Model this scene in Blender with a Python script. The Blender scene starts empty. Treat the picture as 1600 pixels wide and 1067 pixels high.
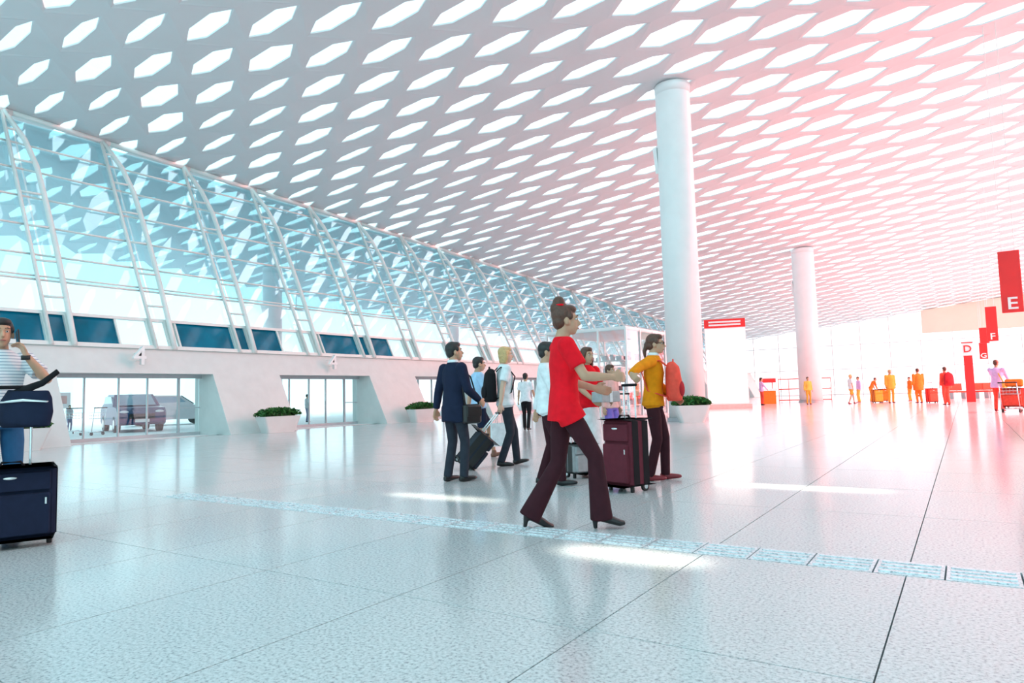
import bpy, math, random
from mathutils import Vector, Matrix, Euler
random.seed(7)
sc = bpy.context.scene
COL = sc.collection

# ------------------------------------------------------------------ camera
CAM_H = 1.05
cam_d = bpy.data.cameras.new('camera'); cam = bpy.data.objects.new('camera', cam_d); COL.objects.link(cam)
cam_d.sensor_width = 36.0; cam_d.lens = 24.0; cam_d.clip_end = 2000
RX = Vector((0.8332, 0.5527, -0.0279)); DN = Vector((-0.0655, 0.0500, -0.9966)); FW = RX.cross(DN) * 1.0
FW = Vector((-0.5491, 0.8319, 0.0778)).normalized(); RX = (RX - FW * RX.dot(FW)).normalized(); UPV = RX.cross(FW).normalized()
cam.matrix_world = Matrix(((RX.x, UPV.x, -FW.x, 0), (RX.y, UPV.y, -FW.y, 0), (RX.z, UPV.z, -FW.z, CAM_H), (0, 0, 0, 1)))
sc.camera = cam
IR = Vector((0.833, 0.553, 0)); IF = Vector((-0.553, 0.833, 0))      # picture right / into the picture, on the floor

# ------------------------------------------------------------------ world: cool hazy sky, warm around a low sun
W = bpy.data.worlds.new('sky'); sc.world = W; W.use_nodes = True
SUN = Vector((0.60, 0.72, 0.33)).normalized()
nt = W.node_tree; nt.nodes.clear()
def wn(t, **k):
    n = nt.nodes.new(t)
    for a, b in k.items(): setattr(n, a, b)
    return n
tc = wn('ShaderNodeTexCoord'); dot = wn('ShaderNodeVectorMath', operation='DOT_PRODUCT'); dot.inputs[1].default_value = SUN
nt.links.new(tc.outputs['Generated'], dot.inputs[0])
mx = wn('ShaderNodeMath', operation='MAXIMUM'); mx.inputs[1].default_value = 0.0; nt.links.new(dot.outputs['Value'], mx.inputs[0])
def lobe(power, colour, strength, prev, src=None):
    p = wn('ShaderNodeMath', operation='POWER'); p.inputs[1].default_value = power; nt.links.new((src or mx).outputs[0], p.inputs[0])
    b = wn('ShaderNodeBackground'); b.inputs['Color'].default_value = (*colour, 1)
    m = wn('ShaderNodeMath', operation='MULTIPLY'); m.inputs[1].default_value = strength
    nt.links.new(p.outputs[0], m.inputs[0]); nt.links.new(m.outputs[0], b.inputs['Strength'])
    a = wn('ShaderNodeAddShader'); nt.links.new(prev.outputs[0], a.inputs[0]); nt.links.new(b.outputs[0], a.inputs[1]); return a
base = wn('ShaderNodeBackground'); base.inputs['Color'].default_value = (0.53, 0.92, 0.99, 1); base.inputs['Strength'].default_value = 1.45
dw = wn('ShaderNodeVectorMath', operation='DOT_PRODUCT'); dw.inputs[1].default_value = (0.55, 0.835, 0.0); nt.links.new(tc.outputs['Generated'], dw.inputs[0])
hw_ = wn('ShaderNodeMath', operation='MULTIPLY_ADD'); hw_.inputs[1].default_value = 0.5; hw_.inputs[2].default_value = 0.5; nt.links.new(dw.outputs['Value'], hw_.inputs[0])
a = lobe(4.0, (1.0, 0.20, 0.20), 1.8, base, hw_)
a = lobe(60.0, (1.0, 0.55, 0.25), 0.8, a)
a = lobe(400.0, (1.0, 0.80, 0.40), 2.0, a)
wo = wn('ShaderNodeOutputWorld'); nt.links.new(a.outputs[0], wo.inputs['Surface'])

def lamp(kind, name, loc, aim, energy, colour, **k):
    l = bpy.data.lights.new(name, kind); l.energy = energy; l.color = colour
    for a_, b_ in k.items(): setattr(l, a_, b_)
    o = bpy.data.objects.new(name, l); COL.objects.link(o); o.location = loc
    o.rotation_euler = (Vector(aim)).to_track_quat('-Z', 'Y').to_euler(); return o
lamp('SUN', 'low_sun', (0, 120, 20), -SUN, 2.0, (1.0, 0.30, 0.25), angle=math.radians(10))
# added warm fill lamp, out of view, inside the made-up right-hand glazing (window_4_added)
wl_ = lamp('AREA', 'added_warm_fill', (14.6, 52, 8.2), (-0.80, -0.12, -0.58), 12500, (1.0, 0.20, 0.18), shape='RECTANGLE', size=56, size_y=4.0, spread=math.radians(66))
wl_.rotation_euler = Matrix((Vector((0, 1, 0)), Vector((-0.78, -0.12, -0.60)).normalized().cross(Vector((0, 1, 0))).normalized() * -1, Vector((0.78, 0.12, 0.60)).normalized())).transposed().to_euler()

# ------------------------------------------------------------------ exposure
sc.view_settings.view_transform = 'Standard'; sc.view_settings.look = 'None'
sc.view_settings.exposure = 0.40; sc.view_settings.gamma = 1.0; sc.view_settings.use_curve_mapping = False
try:
    sc.cycles.use_denoising = True; sc.cycles.max_bounces = 8; sc.cycles.transparent_max_bounces = 16
    sc.cycles.caustics_reflective = False; sc.cycles.caustics_refractive = False; sc.cycles.sample_clamp_indirect = 6.0
except Exception: pass

# ------------------------------------------------------------------ helpers
F_PX = 1066.667
def ray(px, py):
    return (RX * (px - 800) - UPV * (py - 533.5) + FW * F_PX)
def on_floor(px, py, z=0.0):
    d = ray(px, py); t = (z - CAM_H) / d.z; return Vector((0, 0, CAM_H)) + d * t
def at_depth(px, py, dep):
    d = ray(px, py); return Vector((0, 0, CAM_H)) + d * (dep / F_PX)

MATS = {}
def pm(name, colour, rough=0.6, metal=0.0, spec=0.5, var=0.06, scale=8.0, coat=0.0, emit=None):
    if name in MATS: return MATS[name]
    m = bpy.data.materials.new(name); m.use_nodes = True; n = m.node_tree.nodes; l = m.node_tree.links
    b = n['Principled BSDF']; b.inputs['Roughness'].default_value = rough; b.inputs['Metallic'].default_value = metal
    b.inputs['Specular IOR Level'].default_value = spec; b.inputs['Coat Weight'].default_value = coat
    if var > 0:
        g = n.new('ShaderNodeNewGeometry'); t = n.new('ShaderNodeTexNoise'); t.inputs['Scale'].default_value = scale; t.inputs['Detail'].default_value = 3
        l.new(g.outputs['Position'], t.inputs['Vector'])
        r = n.new('ShaderNodeValToRGB'); r.color_ramp.elements[0].position = 0.3; r.color_ramp.elements[1].position = 0.7
        r.color_ramp.elements[0].color = (*[c * (1 - var) for c in colour], 1); r.color_ramp.elements[1].color = (*[min(1, c * (1 + var)) for c in colour], 1)
        l.new(t.outputs['Fac'], r.inputs['Fac']); l.new(r.outputs['Color'], b.inputs['Base Color'])
    else: b.inputs['Base Color'].default_value = (*colour, 1)
    if emit:
        b.inputs['Emission Color'].default_value = (*emit[0], 1); b.inputs['Emission Strength'].default_value = emit[1]
    MATS[name] = m; return m
def glass(name, tint, refl=0.1, rough=0.02, fres=True):
    m = bpy.data.materials.new(name); m.use_nodes = True; n = m.node_tree.nodes; l = m.node_tree.links; n.clear()
    o = n.new('ShaderNodeOutputMaterial'); t = n.new('ShaderNodeBsdfTransparent'); t.inputs['Color'].default_value = (*tint, 1)
    g = n.new('ShaderNodeBsdfGlossy'); g.inputs['Roughness'].default_value = rough; g.inputs['Color'].default_value = (0.95, 0.98, 1, 1)
    x = n.new('ShaderNodeMixShader')
    if fres:
        lw = n.new('ShaderNodeLayerWeight'); lw.inputs['Blend'].default_value = 0.25
        mm = n.new('ShaderNodeMath'); mm.operation = 'MULTIPLY_ADD'; mm.inputs[1].default_value = 0.5; mm.inputs[2].default_value = refl
        l.new(lw.outputs['Fresnel'], mm.inputs[0]); l.new(mm.outputs[0], x.inputs['Fac'])
    else: x.inputs['Fac'].default_value = refl
    l.new(t.outputs[0], x.inputs[1]); l.new(g.outputs[0], x.inputs[2]); l.new(x.outputs[0], o.inputs['Surface'])
    MATS[name] = m; return m

class MB:
    def __init__(s): s.v = []; s.f = []
    def add(s, vs, fs):
        o = len(s.v); s.v += [tuple(v) for v in vs]; s.f += [tuple(i + o for i in f) for f in fs]; return s
    def box(s, c, size, rot=None):
        hx, hy, hz = [q / 2 for q in size]; c = Vector(c)
        vs = [Vector((x, y, z)) for x in (-hx, hx) for y in (-hy, hy) for z in (-hz, hz)]
        if rot is not None: vs = [rot @ v for v in vs]
        return s.add([v + c for v in vs], [(0, 1, 3, 2), (4, 6, 7, 5), (0, 4, 5, 1), (2, 3, 7, 6), (0, 2, 6, 4), (1, 5, 7, 3)])
    def rbox(s, c, size, r, rot=None, n=3, axis=2):
        # box with rounded vertical edges (around axis)
        hx, hy, hz = [q / 2 for q in size]; c = Vector(c)
        dims = [hx, hy, hz]; ax = [0, 1, 2]; ax.remove(axis); A, B = ax; pts = []
        for (sx, sy, a0) in ((1, 1, 0), (-1, 1, 90), (-1, -1, 180), (1, -1, 270)):
            for k in range(n + 1):
                an = math.radians(a0 + 90 * k / n)
                pts.append((sx * (dims[A] - r) + r * math.cos(an), sy * (dims[B] - r) + r * math.sin(an)))
        N = len(pts); b = min(r * .5, dims[axis] * .4); vs = []
        for (zz, sh) in ((-dims[axis], b), (-dims[axis] + b, 0), (dims[axis] - b, 0), (dims[axis], b)):
            for p in pts:
                v = [0, 0, 0]; v[A] = p[0] * (1 - sh / dims[A]); v[B] = p[1] * (1 - sh / dims[B]); v[axis] = zz; vs.append(Vector(v))
        if rot is not None: vs = [rot @ v for v in vs]
        fs = [tuple(range(N)), tuple(range(3 * N, 4 * N))]
        for q in range(3): fs += [(q * N + k, q * N + (k + 1) % N, (q + 1) * N + (k + 1) % N, (q + 1) * N + k) for k in range(N)]
        return s.add([v + c for v in vs], fs)
    def loft(s, pts, rad, side=(1, 0, 0), n=14, caps=True):
        # pts: centres; rad: (r_side, r_other) or r; rings perpendicular to the path
        pts = [Vector(p) for p in pts]; side = Vector(side); N = len(pts); vs = []
        for i, p in enumerate(pts):
            t = (pts[min(i + 1, N - 1)] - pts[max(i - 1, 0)]).normalized()
            sd = side - t * side.dot(t)
            if sd.length < 1e-3: sd = Vector((0, 1, 0)) - t * t.y
            sd.normalize(); ot = t.cross(sd)
            r = rad[i]; ra, rb = (r if isinstance(r, (tuple, list)) else (r, r))
            for k in range(n):
                a_ = 2 * math.pi * k / n; vs.append(p + sd * ra * math.cos(a_) + ot * rb * math.sin(a_))
        fs = []
        for i in range(N - 1): fs += [(i * n + k, i * n + (k + 1) % n, (i + 1) * n + (k + 1) % n, (i + 1) * n + k) for k in range(n)]
        if caps: fs += [tuple(reversed(range(n))), tuple((N - 1) * n + k for k in range(n))]
        return s.add(vs, fs)
    def tube(s, a_, b_, r, n=8): return s.loft([a_, b_], [r, r], n=n)
    def ell(s, c, r, rot=None, nu=14, nv=9):
        c = Vector(c); vs = []; fs = []
        vs.append(Vector((0, 0, -r[2])))
        for j in range(1, nv):
            ph = -math.pi / 2 + math.pi * j / nv
            for k in range(nu):
                th = 2 * math.pi * k / nu; vs.append(Vector((r[0] * math.cos(ph) * math.cos(th), r[1] * math.cos(ph) * math.sin(th), r[2] * math.sin(ph))))
        vs.append(Vector((0, 0, r[2]))); top = len(vs) - 1
        for k in range(nu): fs.append((0, 1 + (k + 1) % nu, 1 + k)); fs.append((top, 1 + (nv - 2) * nu + k, 1 + (nv - 2) * nu + (k + 1) % nu))
        for j in range(nv - 2):
            o = 1 + j * nu; fs += [(o + k, o + (k + 1) % nu, o + nu + (k + 1) % nu, o + nu + k) for k in range(nu)]
        if rot is not None: vs = [rot @ v for v in vs]
        return s.add([v + c for v in vs], fs)
    def cap(s, a_, b_, ra, rb, n=10):
        s.loft([a_, b_], [ra, rb], n=n); s.ell(a_, (ra,) * 3, nu=n, nv=6); return s.ell(b_, (rb,) * 3, nu=n, nv=6)
    def prism(s, poly, lo, hi, axis=1):
        # poly in the two other axes, extruded along axis
        ax = [0, 1, 2]; ax.remove(axis); N = len(poly); vs = []
        for h in (lo, hi):
            for p in poly:
                v = [0, 0, 0]; v[ax[0]] = p[0]; v[ax[1]] = p[1]; v[axis] = h; vs.append(v)
        return s.add(vs, [tuple(reversed(range(N))), tuple(range(N, 2 * N))] + [(k, (k + 1) % N, N + (k + 1) % N, N + k) for k in range(N)])
    def disc_ring(s, c, axis, r, w, n=16): return s.loft([Vector(c) - Vector(axis) * w / 2, Vector(c) + Vector(axis) * w / 2], [r, r], n=n)
    def mesh(s, name):
        me = bpy.data.meshes.new(name); me.from_pydata(s.v, [], s.f); me.update(); return me
    def build(s, name, mat, parent=None, smooth=False, fix=True):
        me = s.mesh(name)
        if fix:
            import bmesh
            bm = bmesh.new(); bm.from_mesh(me); bmesh.ops.recalc_face_normals(bm, faces=bm.faces); bm.to_mesh(me); bm.free()
        return obj(name, me, mat, parent, smooth)

def obj(name, me, mat, parent=None, smooth=False):
    o = bpy.data.objects.new(name, me); COL.objects.link(o)
    if mat is not None and not me.materials: me.materials.append(MATS[mat] if isinstance(mat, str) else mat)
    if smooth: me.polygons.foreach_set('use_smooth', [True] * len(me.polygons))
    if parent: o.parent = parent
    return o
def tag(o, label=None, cat=None, group=None, kind=None):
    if label: o['label'] = label
    if cat: o['category'] = cat
    if group: o['group'] = group
    if kind: o['kind'] = kind
    return o
def empty(name, loc=(0, 0, 0), rz=0.0):
    o = bpy.data.objects.new(name, None); o.empty_display_size = 0.2; COL.objects.link(o); o.location = loc; o.rotation_euler = (0, 0, rz); return o
def thing(name, label, cat, loc=(0, 0, 0), rz=0.0, group=None): return tag(empty(name, loc, rz), label, cat, group)
def face_rz(v): return math.atan2(v[1], v[0]) - math.pi / 2
def copy_tree(o, parent=None):
    c = o.copy(); COL.objects.link(c); c.parent = parent
    for ch in list(o.children): copy_tree(ch, c)
    return c
REMESH = []
def organic(mb, name, mat, parent, vox, smooth=4):
    o = obj(name, mb.mesh(name), mat, parent)
    m = o.modifiers.new('r', 'REMESH'); m.mode = 'VOXEL'; m.voxel_size = vox; m.use_smooth_shade = True
    if smooth:
        s_ = o.modifiers.new('s', 'SMOOTH'); s_.factor = 0.5; s_.iterations = smooth
    REMESH.append(o); return o
def text(name, body, size, depth, mat, parent, loc, rot, sx=1.0):
    c = bpy.data.curves.new(name, 'FONT'); c.body = body; c.size = size; c.extrude = depth; c.align_x = 'CENTER'; c.align_y = 'CENTER'; c.offset = size * 0.012; c.resolution_u = 3
    t = bpy.data.objects.new('tmp_text', c); COL.objects.link(t); bpy.context.view_layer.update()
    me = bpy.data.meshes.new_from_object(t.evaluated_get(bpy.context.evaluated_depsgraph_get())); me.name = name
    bpy.data.objects.remove(t); bpy.data.curves.remove(c)
    for v in me.vertices: v.co.x *= sx
    o = obj(name, me, mat, parent); o.location = loc; o.rotation_euler = rot; return o

# ------------------------------------------------------------------ materials
pm('ceiling_white', (0.70, 0.72, 0.74), 0.45, var=0.025, scale=0.6)
pm('white_paint', (0.93, 0.93, 0.93), 0.4, var=0.02, scale=2)
pm('concrete_white', (0.72, 0.75, 0.74), 0.55, var=0.03, scale=3)
pm('steel_white', (0.82, 0.84, 0.82), 0.35, var=0.02)
pm('steel_grey', (0.42, 0.44, 0.47), 0.35, 0.6, var=0.03)
pm('frame_grey', (0.55, 0.57, 0.60), 0.4, var=0.03)
pm('chrome', (0.75, 0.76, 0.78), 0.18, 0.9, var=0.02)
pm('grout', (0.16, 0.17, 0.18), 0.8)
pm('teal_glass', (0.0, 0.15, 0.25), 0.08, spec=0.35, var=0.25, scale=1.3)
pm('pavement', (0.86, 0.87, 0.88), 0.8, var=0.05, scale=0.7)
glass('facade_glass', (0.80, 0.95, 0.985), 0.10); glass('facade_glass_clear', (0.95, 0.98, 0.99), 0.05)
glass('skylight_glass', (0.97, 0.98, 0.98), 0.04, fres=False)
glass('door_glass', (0.95, 0.97, 0.97), 0.03)
glass('clear_glass', (0.96, 0.98, 0.98), 0.05)

def granite(name, tint):
    m = bpy.data.materials.new(name); m.use_nodes = True; n = m.node_tree.nodes; l = m.node_tree.links; b = n['Principled BSDF']
    g = n.new('ShaderNodeNewGeometry')
    def noise(scale, det, w):
        t = n.new('ShaderNodeTexNoise'); t.inputs['Scale'].default_value = scale; t.inputs['Detail'].default_value = det; t.inputs['Roughness'].default_value = w
        l.new(g.outputs['Position'], t.inputs['Vector']); return t
    t1 = noise(60, 3, 0.65); t2 = noise(0.35, 2, 0.5)
    r = n.new('ShaderNodeValToRGB'); e = r.color_ramp.elements
    e[0].position = 0.33; e[0].color = (0.30 * tint[0], 0.31 * tint[1], 0.33 * tint[2], 1); e[1].position = 0.62; e[1].color = (0.70 * tint[0], 0.71 * tint[1], 0.72 * tint[2], 1)
    q = e.new(0.47); q.color = (0.58 * tint[0], 0.59 * tint[1], 0.60 * tint[2], 1)
    l.new(t1.outputs['Fac'], r.inputs['Fac'])
    mr = n.new('ShaderNodeMapRange'); mr.inputs['To Min'].default_value = 0.9; mr.inputs['To Max'].default_value = 1.08; l.new(t2.outputs['Fac'], mr.inputs['Value'])
    mxn = n.new('ShaderNodeMix'); mxn.data_type = 'RGBA'; mxn.blend_type = 'MULTIPLY'; mxn.inputs['Factor'].default_value = 1
    cb = n.new('ShaderNodeCombineColor'); [l.new(mr.outputs[0], cb.inputs[k]) for k in range(3)]
    l.new(r.outputs['Color'], mxn.inputs['A']); l.new(cb.outputs[0], mxn.inputs['B']); l.new(mxn.outputs['Result'], b.inputs['Base Color'])
    b.inputs['Roughness'].default_value = 0.15; b.inputs['Specular IOR Level'].default_value = 0.5
    MATS[name] = m
granite('granite', (1.0, 1.0, 1.0)); granite('tactile', (1.2, 1.2, 1.24))

# ================================================================== FLOOR
floor = empty('floor'); tag(floor, kind='structure')
MB().box((-3, 40, -0.06), (36, 100, 0.08)).build('bed', 'grout', floor)
PX, PY, GAP = 1.127, 1.6, 0.007
tile_me = MB().box((0, 0, -0.011), (PX - GAP, PY - GAP, 0.022)).mesh('tile')
fill_me = MB().box((0, 0, -0.011), (PX - GAP, 0.345 - GAP, 0.022)).mesh('tile')
spots = []
xs = [-0.34 + PX * (k + 0.5) for k in range(-18, 14) if -20.6 < -0.34 + PX * (k + 0.5)]
ys = [4.37 - PY * (k + 0.5) for k in range(7)] + [4.715 + PY * (k + 0.5) for k in range(52)]
def seen(x, y):
    d = Vector((x, y, -CAM_H)); dep = d.dot(FW)
    if dep < 0.6: return None
    u = 800 + F_PX * d.dot(RX) / dep; return dep if -260 < u < 1860 else None
far = MB()
cand = []
for x in xs:
    for y in ys:
        dd = seen(x, y); cand.append((dd if dd else 1000 + abs(y), x, y))
cand.sort()
for k, (dd, x, y) in enumerate(cand):
    if k < 300:
        o = obj('tile', tile_me, 'granite', floor); o.location = (x, y, 0)
    else: far.box((x, y, -0.011), (PX - GAP, PY - GAP, 0.022))
tag(far.build('tile_field', 'granite', floor), kind='stuff')
# tactile guide strip
tm = MB().box((0, 0, -0.010), (0.336, 0.336, 0.024))
for k in range(4): tm.rbox((0, -0.114 + 0.076 * k, 0.005), (0.30, 0.036, 0.008), 0.016)
tact = tm.mesh('tactile_tile')
x = -7.75
while x < 9:
    o = obj('tactile_tile', tact, 'tactile', floor); o.location = (x + 0.1725, 4.5425, 0); x += 0.345
for xx in xs:
    if xx < -8.3: o = obj('tile', fill_me, 'granite', floor); o.location = (xx, 4.5425, 0)
xe = max(xx for xx in xs if xx < -8.3) + PX / 2
MB().box(((xe - 7.75) / 2, 4.5425, -0.011), (-7.75 - xe - GAP, 0.345 - GAP, 0.022)).build('tile', 'granite', floor)
tag(MB().box((-70, 40, -0.05), (98, 240, 0.1)).build('pavement', 'pavement'), kind='structure')

# ================================================================== CEILING: hexagonal skylight panels
CA, CB, CC = 13.89, 0.102, -0.055
def ceil_z(x, y): return CA + CB * x + CC * y
ceiling = empty('ceiling'); tag(ceiling, kind='structure')
TIP = 1.2; FL = 1.44 - TIP
def panel_geo(hw):
    og = 0.0
    out = [(TIP - og, 0), (FL, 1.02 - og), (-FL, 1.02 - og), (-TIP + og, 0), (-FL, -1.02 + og), (FL, -1.02 + og)]
    fl = 0.50
    inn = [(1.07, 0.0), (fl, hw), (-fl, hw), (-1.07, 0.0), (-fl, -hw), (fl, -hw)]
    vs = [(p[0], p[1], 0.0) for p in out] + [(p[0], p[1], 0.025) for p in inn] + [(p[0] * .99, p[1] * .98, 0.07) for p in inn] + [(p[0], p[1], 0.07) for p in out]
    fs = []
    for k in range(6):
        q = (k + 1) % 6
        fs += [(k, 6 + k, 6 + q, q), (6 + k, 12 + k, 12 + q, 6 + q), (18 + k, 18 + q, 12 + q, 12 + k), (k, q, 18 + q, 18 + k)]
    pane = ([(p[0] * .985, p[1] * .97, 0.05) for p in inn] + [(p[0] * .985, p[1] * .97, 0.06) for p in inn],
            [tuple(range(6)), tuple(range(11, 5, -1))] + [(k, 6 + k, 6 + (k + 1) % 6, (k + 1) % 6) for k in range(6)])
    return vs, fs, pane
HW = [0.18, 0.27, 0.34, 0.44]
geo = [panel_geo(h) for h in HW]
pan_me = [MB().add(g[0], g[1]).mesh('ceiling_panel') for g in geo]; pane_me = [MB().add(*g[2]).mesh('skylight_pane') for g in geo]
for m_ in pan_me: m_.materials.append(MATS['ceiling_white'])
for m_ in pane_me: m_.materials.append(MATS['skylight_glass'])
X0, Y0 = -19.88, 8.74
cells = []
for i in range(-18, 26):
    for j in range(-18, 80):
        if (i + j) % 2: continue
        x = X0 + 1.44 * i; y = Y0 + 1.02 * j
        if not (-37.5 < x < 15 and -7 < y < 86): continue
        if -47 < x < -27 and y < -2: continue
        z = ceil_z(x, y); d = Vector((x, y, z - CAM_H)); dep = d.dot(FW)
        key = 1e6 + abs(y)
        if dep > 1 and x > -26.5:
            u = 800 + F_PX * d.dot(RX) / dep; v = 533.5 - F_PX * d.dot(UPV) / dep
            if -40 < u < 1640 and -40 < v < 700: key = dep
        rr = random.random()
        if x < -15: t = 0 if (x < -18 and rr < 0.55) else (1 if rr < 0.9 else 2)
        elif x < -8: t = 1 if rr < 0.8 else 2
        else: t = 3 if rr < 0.75 else (2 if rr < 0.9 else 1)
        cells.append((key, x, y, z, t))
cells.sort()
nrm = Vector((-CB, -CC, 1)).normalized(); ex = Vector((1, 0, CB)).normalized(); ey = nrm.cross(ex)
RM = Matrix((ex, ey, nrm)).transposed()
fp, fg = MB(), MB()
for k, (key, x, y, z, t) in enumerate(cells):
    Mx = Matrix.Translation((x, y, z)) @ RM.to_4x4() @ Matrix.Diagonal((1.0053, 1.0016, 1, 1))
    if k < 300:
        o = obj('ceiling_panel', pan_me[t], None, ceiling); o.matrix_local = Mx
        o = obj('skylight_pane', pane_me[t], None, ceiling); o.matrix_local = Mx
    else:
        g = geo[t]; fp.add([Mx @ Vector(v) for v in g[0]], g[1]); fg.add([Mx @ Vector(v) for v in g[2][0]], g[2][1])
tag(fp.build('ceiling_panel_field', 'ceiling_white', ceiling, fix=False), kind='stuff')
tag(fg.build('skylight_pane_field', 'skylight_glass', ceiling, fix=False), kind='stuff')

# added area lamps under the ceiling, standing in for daylight patches on the floor
def shaft(px, py, e, sx, sy):  # one added narrow-beam lamp aimed straight down
    p = on_floor(px, py); l = lamp('AREA', 'added_patch_lamp', (p.x, p.y, ceil_z(p.x, p.y) - 0.1), (0, 0, -1), e, (1.0, 0.95, 0.8), shape='ELLIPSE', size=sx, size_y=sy, spread=math.radians(2.0))
    l.rotation_euler = (0, 0, 0)
shaft(985, 868, 1.9, 0.95, 0.28); shaft(690, 777, 1.6, 1.5, 0.20); shaft(1250, 762, 3, 1.6, 0.22)

# ================================================================== LEFT FACADE (leans outwards)
KL, XB = 0.5, -20.2
def fx(z, off=0.0): return XB - KL * z + off
SILL, HEAD, DOORTOP = 2.85, 3.82, 2.03
portals = [(1.45 + 7.45 * k, 6.25 + 7.45 * k) for k in range(0, 11)]
portals[1] = (8.9, 13.7); portals[2] = (16.4, 21.0); portals[3] = (23.9, 28.7)
YA, YB = -6.0, 85.0
wl = MB(); prev = YA
pier = [(fx(0), 0), (fx(SILL), SILL), (-22.25, SILL), (-22.25, 0)]
lint = [(fx(DOORTOP), DOORTOP), (fx(SILL), SILL), (-22.25, SILL), (-22.25, DOORTOP)]
for (a_, b_) in portals:
    wl.prism(pier, prev, a_); wl.prism(lint, a_, b_); prev = b_
wl.prism(pier, prev, YB)
tag(wl.build('wall_left', 'concrete_white'), kind='structure')
trim = MB().prism([(fx(SILL) + 0.10, SILL - 0.02), (fx(SILL) + 0.06, SILL + 0.10), (fx(SILL) - 0.25, SILL + 0.10), (fx(SILL) - 0.25, SILL - 0.02)], YA, YB)
tag(trim.build('trim_1', 'steel_white'), kind='structure')
for n_, (a_, b_) in enumerate(portals):
    d = empty('door_%d' % (n_ + 1), (-22.0, (a_ + b_) / 2, 0)); tag(d, kind='structure'); w = b_ - a_; yc = (a_ + b_) / 2
    MB().box((0.05, 0, DOORTOP - 0.06), (0.22, w, 0.12)).build('head_frame', 'frame_grey', d)
    MB().box((0, 0, 0.05), (0.10, w, 0.10)).build('threshold', 'frame_grey', d)
    cuts = [-w / 2] + [-w / 2 + q * w / 4.8 for q in (1.1, 2.1, 3.0, 4.05)] + [w / 2]
    for k in range(5):
        MB().box((0, (cuts[k] + cuts[k + 1]) / 2, DOORTOP / 2), (0.015, cuts[k + 1] - cuts[k] - 0.04, DOORTOP - 0.2)).build('pane', 'door_glass', d)
        if 0 < k: MB().box((0, cuts[k], DOORTOP / 2), (0.08, 0.035 if k < 4 else 0.07, DOORTOP - 0.1)).build('mullion', 'frame_grey', d)
    MB().box((0.02, (cuts[4] + cuts[5]) / 2, 0.92), (0.05, cuts[5] - cuts[4], 0.035)).build('push_bar', 'frame_grey', d)

# ribbon of small windows above the portals
win = empty('window_1'); tag(win, kind='structure')
TR = [9.2 + 3.03 * k for k in range(-5, 25)]
edges = []
for t in TR: edges += [t - 0.30, t + 0.30]
edges = sorted([e for e in edges if YA < e < YB] + [10.89, 12.94 - 0.1, 16.94, 19.0, 23.01])
dark = [(-6.0, -2.0), (0.5, 4.3), (6.2, 10.89), (12.84, 16.94), (19.0, 23.01)]
def slab(mb, y0, y1, z0, z1, off=0.0, th=0.03):
    return mb.prism([(fx(z0, off), z0), (fx(z1, off), z1), (fx(z1, off) - th, z1), (fx(z0, off) - th, z0)], y0, y1)
for e0, e1 in zip(edges, edges[1:]):
    m = (e0 + e1) / 2; dk = any(a_ <= m <= b_ for a_, b_ in dark)
    slab(MB(), e0 + 0.03, e1 - 0.03, SILL + 0.10, HEAD - 0.04, -0.06).build('pane', 'teal_glass' if dk else 'door_glass', win)
for e in edges:
    near_t = min(abs(e - t) for t in TR) < 0.35
    slab(MB(), e - (0.085 if near_t else 0.03), e + (0.085 if near_t else 0.03), SILL + 0.08, HEAD, 0.06 if near_t else 0.0, 0.14).build('post', 'steel_white', win)
MB().prism([(fx(HEAD) + 0.05, HEAD - 0.05), (fx(HEAD) + 0.03, HEAD + 0.05), (fx(HEAD) - 0.12, HEAD + 0.05), (fx(HEAD) - 0.12, HEAD - 0.05)], YA, YB).build('head_rail', 'steel_white', win)

# main glazing with ladder trusses
gl = empty('window_2'); tag(gl, kind='structure')
ZR = [3.87, 4.83, 5.65, 6.63, 7.63, 8.62, 9.59]
def top_z(y): return 11.255 - 0.0523 * y - 0.06
ygrid = [YA] + [t for t in TR if YA < t < YB] + [YB]
for y0, y1 in zip(ygrid, ygrid[1:]):
    tz = min(top_z(y0), top_z(y1))
    zz = [z for z in ZR if z < tz - 0.35]
    for z0, z1 in zip(zz, zz[1:] + [tz]): slab(MB(), y0 + 0.03, y1 - 0.03, z0 + 0.02, z1 - 0.02, -0.05, 0.02).build('pane', 'facade_glass' if z0 > 4.5 else 'facade_glass_clear', gl)
    for z in zz[1:]: MB().tube((fx(z, 0.02), y0, z), (fx(z, 0.02), y1, z), 0.035, 6).build('transom', 'steel_white', gl, True)
    z = 4.95; MB().tube((fx(z, 0.02), y0, z), (fx(z, 0.02), y1, z), 0.03, 6).build('transom', 'steel_white', gl, True)
    if tz > 4.5:
        a_, b_ = (fx(top_z(y0), 0.10), y0, top_z(y0)), (fx(top_z(y1), 0.10), y1, top_z(y1))
        MB().tube(a_, b_, 0.10, 8).build('edge_beam', 'steel_white', gl, True)
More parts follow.
